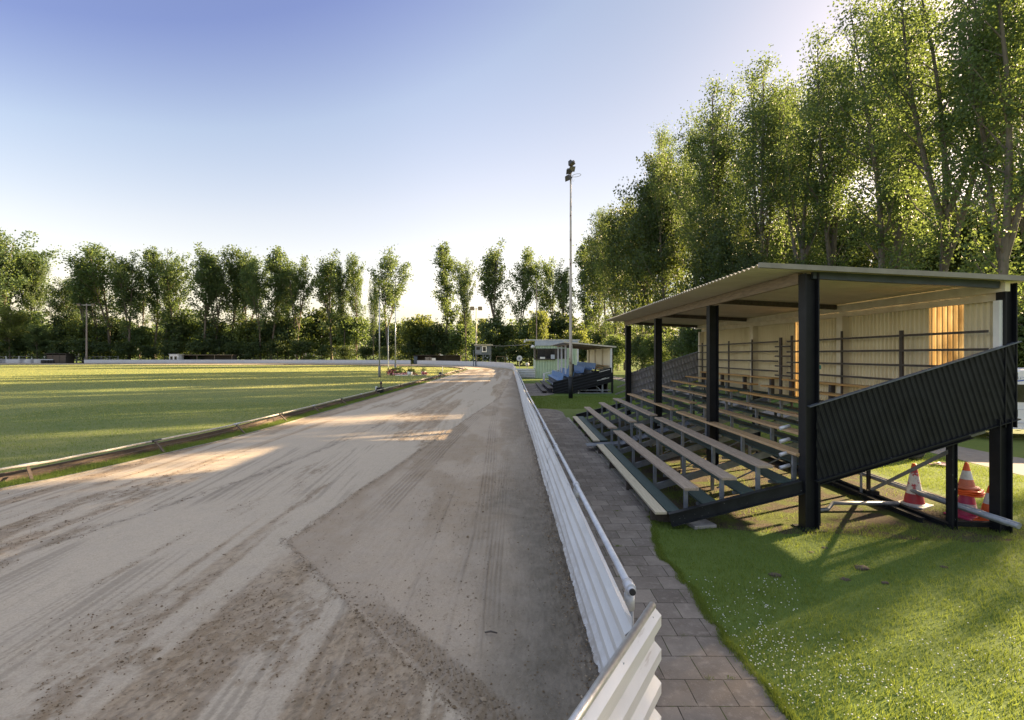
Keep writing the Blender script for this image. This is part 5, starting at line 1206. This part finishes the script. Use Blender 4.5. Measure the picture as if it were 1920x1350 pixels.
# ------------------------------------------------------------------ grass blades, verge tufts and clover
def blades(n, fx, hmin, hmax, wmin, wmax, seed):
    rng = np.random.default_rng(seed); P = fx(rng, n); n = len(P)
    a = rng.uniform(0, 2 * np.pi, n); h = rng.uniform(hmin, hmax, n) * (.6 + .8 * vnoise(P[:, 0] * 3, P[:, 1] * 3, 9)); w_ = rng.uniform(wmin, wmax, n)
    lean = rng.uniform(.15, .9, n) * h; b = rng.uniform(0, 2 * np.pi, n)
    dx = np.stack([np.cos(a), np.sin(a), 0 * a], 1) * w_[:, None]; base = np.c_[P, P[:, 0] * 0]
    base[:, 2] = lawn_z(P[:, 0], P[:, 1]) * (P[:, 0] > .66) - .004
    tip = base + np.stack([np.cos(b) * lean, np.sin(b) * lean, h], 1)
    return np.stack([base - dx, base + dx, tip], 1).reshape(-1, 3)
def lawn_area(rng, n):
    Y = 2.3 + 12.5 * rng.random(n) ** 1.9; X = rng.uniform(1.9, 12, n)
    pe_ = np.array(pe); e_ = np.interp(Y, pe_[:, 1], pe_[:, 0]) + (vnoise(Y * 7, Y * 0, 3) - .55) * .10
    ok = (X > e_) & (X < Y * 1.06 + .5) & ~((X > 2.30) & (X < 7.9) & (Y > 7.25 + .25 * vnoise(X * 2, Y * 0, 4))) & ~((X > 10.7) & (X < 12.7))
    return np.c_[X, Y][ok]
def under_area(rng, n):
    X = rng.uniform(2.5, 10.6, n); Y = rng.uniform(7.1, 22, n); ok = (fbm(X * 1.6, Y * 1.6, 2, 4) > .57) | (X > 7.8); return np.c_[X, Y][ok]
def path_rim(rng, n):
    Y = 2.2 + 5.6 * rng.random(n); pe_ = np.array(pe); X = np.interp(Y, pe_[:, 1], pe_[:, 0]) + rng.normal(0, .022, n) + (vnoise(Y * 5, Y * 0, 23) - .5) * .09
    return np.c_[X, Y]
def joint_weeds(rng, n):
    k = rng.integers(0, 16, n); cx = .95 + .15 * rng.integers(0, 6, 16); cy = 2.7 + .3 * rng.integers(0, 22, 16)
    return np.c_[cx[k] + rng.normal(0, .022, n), cy[k] + rng.normal(0, .012, n)]
def verge_area(rng, n):
    Y = 7.5 + 40 * rng.random(n) ** 2; X = inX(Y) - rng.uniform(.03, .62, n); return np.c_[X, Y]
def grass_gap(rng, n):
    X = rng.uniform(.7, 9, n); Y = rng.uniform(23.5, 31, n); return np.c_[X, Y]
def field_area(rng, n):
    Y = 8.5 + 18 * rng.random(n) ** 1.6; X = inX(Y) - .9 - 12 * rng.random(n); return np.c_[X, Y][X > -Y * 1.06]
V = np.vstack([blades(300000, lawn_area, .022, .062, .0020, .0042, 1), blades(60000, under_area, .03, .08, .002, .004, 2), blades(60000, verge_area, .04, .12, .003, .006, 3), blades(14000, path_rim, .025, .075, .002, .0045, 6), blades(1300, joint_weeds, .012, .035, .002, .005, 7), blades(40000, grass_gap, .04, .07, .004, .008, 4), blades(70000, field_area, .03, .06, .003, .006, 5)])
tag(link('grass', raw_mesh('grass', V, np.arange(len(V)), 3), M['blade']), kind='stuff')
def infield_area(rng, n):
    Y = 19 + 117 * rng.random(n) ** 1.15; X = -rng.random(n) * (Y * 1.05 + 2); x0 = inX(np.minimum(Y, 75)); e2 = np.interp(Y, inn2[:, 1], inn2[:, 0])
    ok = (X < np.where(Y < 75, x0, e2) - 1.0); return np.c_[X, Y][ok]
V = np.vstack([blades(240000, lambda r_, n_: (lambda P: P[P[:, 1] > 38 + 14 * r_.random(len(P))])(infield_area(r_, n_)), .05, .085, .014, .028, 8), blades(260000, lambda r_, n_: (lambda P: P[(P[:, 1] < 52) & (P[:, 1] > 17 + 8 * r_.random(len(P)))])(infield_area(r_, n_)), .03, .06, .006, .013, 9)])
tag(link('infield_turf', raw_mesh('infield_turf', V, np.arange(len(V)), 3), M['field_blade']), kind='stuff')
def clover():
    rng = np.random.default_rng(12); pts = []
    while len(pts) < 620:
        X = rng.uniform(1.9, 6.2); Y = rng.uniform(2.4, 6.4); px = CX + X / Y * FPX; py = HY + CH / Y * FPX
        if px > 1925 or py > 1360: continue
        ee = np.interp(Y, np.array(pe)[:, 1], np.array(pe)[:, 0])
        if X < ee + .02: continue
        dn = fbm(np.array([X * 1.3]), np.array([Y * 1.3]), 8, 3)[0]; k = max(0, 1 - (px - 1300) / 520) * .8 + .2
        k *= sstep(1075, 1110, py) if px < 1500 else sstep(1120, 1200, py)
        if rng.random() < k * max(0, dn - .30) * 2.6: pts.append((X, Y))
    P = np.array(pts); n = len(P); r = rng.uniform(.004, .008, n); z = lawn_z(P[:, 0], P[:, 1]) + rng.uniform(.02, .042, n)
    dirs = np.array([(0, 0, 1), (1, 0, .25), (.31, .95, .25), (-.81, .59, .25), (-.81, -.59, .25), (.31, -.95, .25), (0, 0, -.6)])
    V = np.stack([P[:, 0], P[:, 1], z], 1)[:, None] + dirs[None] * r[:, None, None]
    tri = np.array([(0, 1, 2), (0, 2, 3), (0, 3, 4), (0, 4, 5), (0, 5, 1), (6, 2, 1), (6, 3, 2), (6, 4, 3), (6, 5, 4), (6, 1, 5)])
    F = (np.arange(n) * 7)[:, None, None] + tri[None]
    tag(link('clover', raw_mesh('clover', V.reshape(-1, 3), F.ravel(), 3, True), M['petal_white']), kind='stuff')
clover()
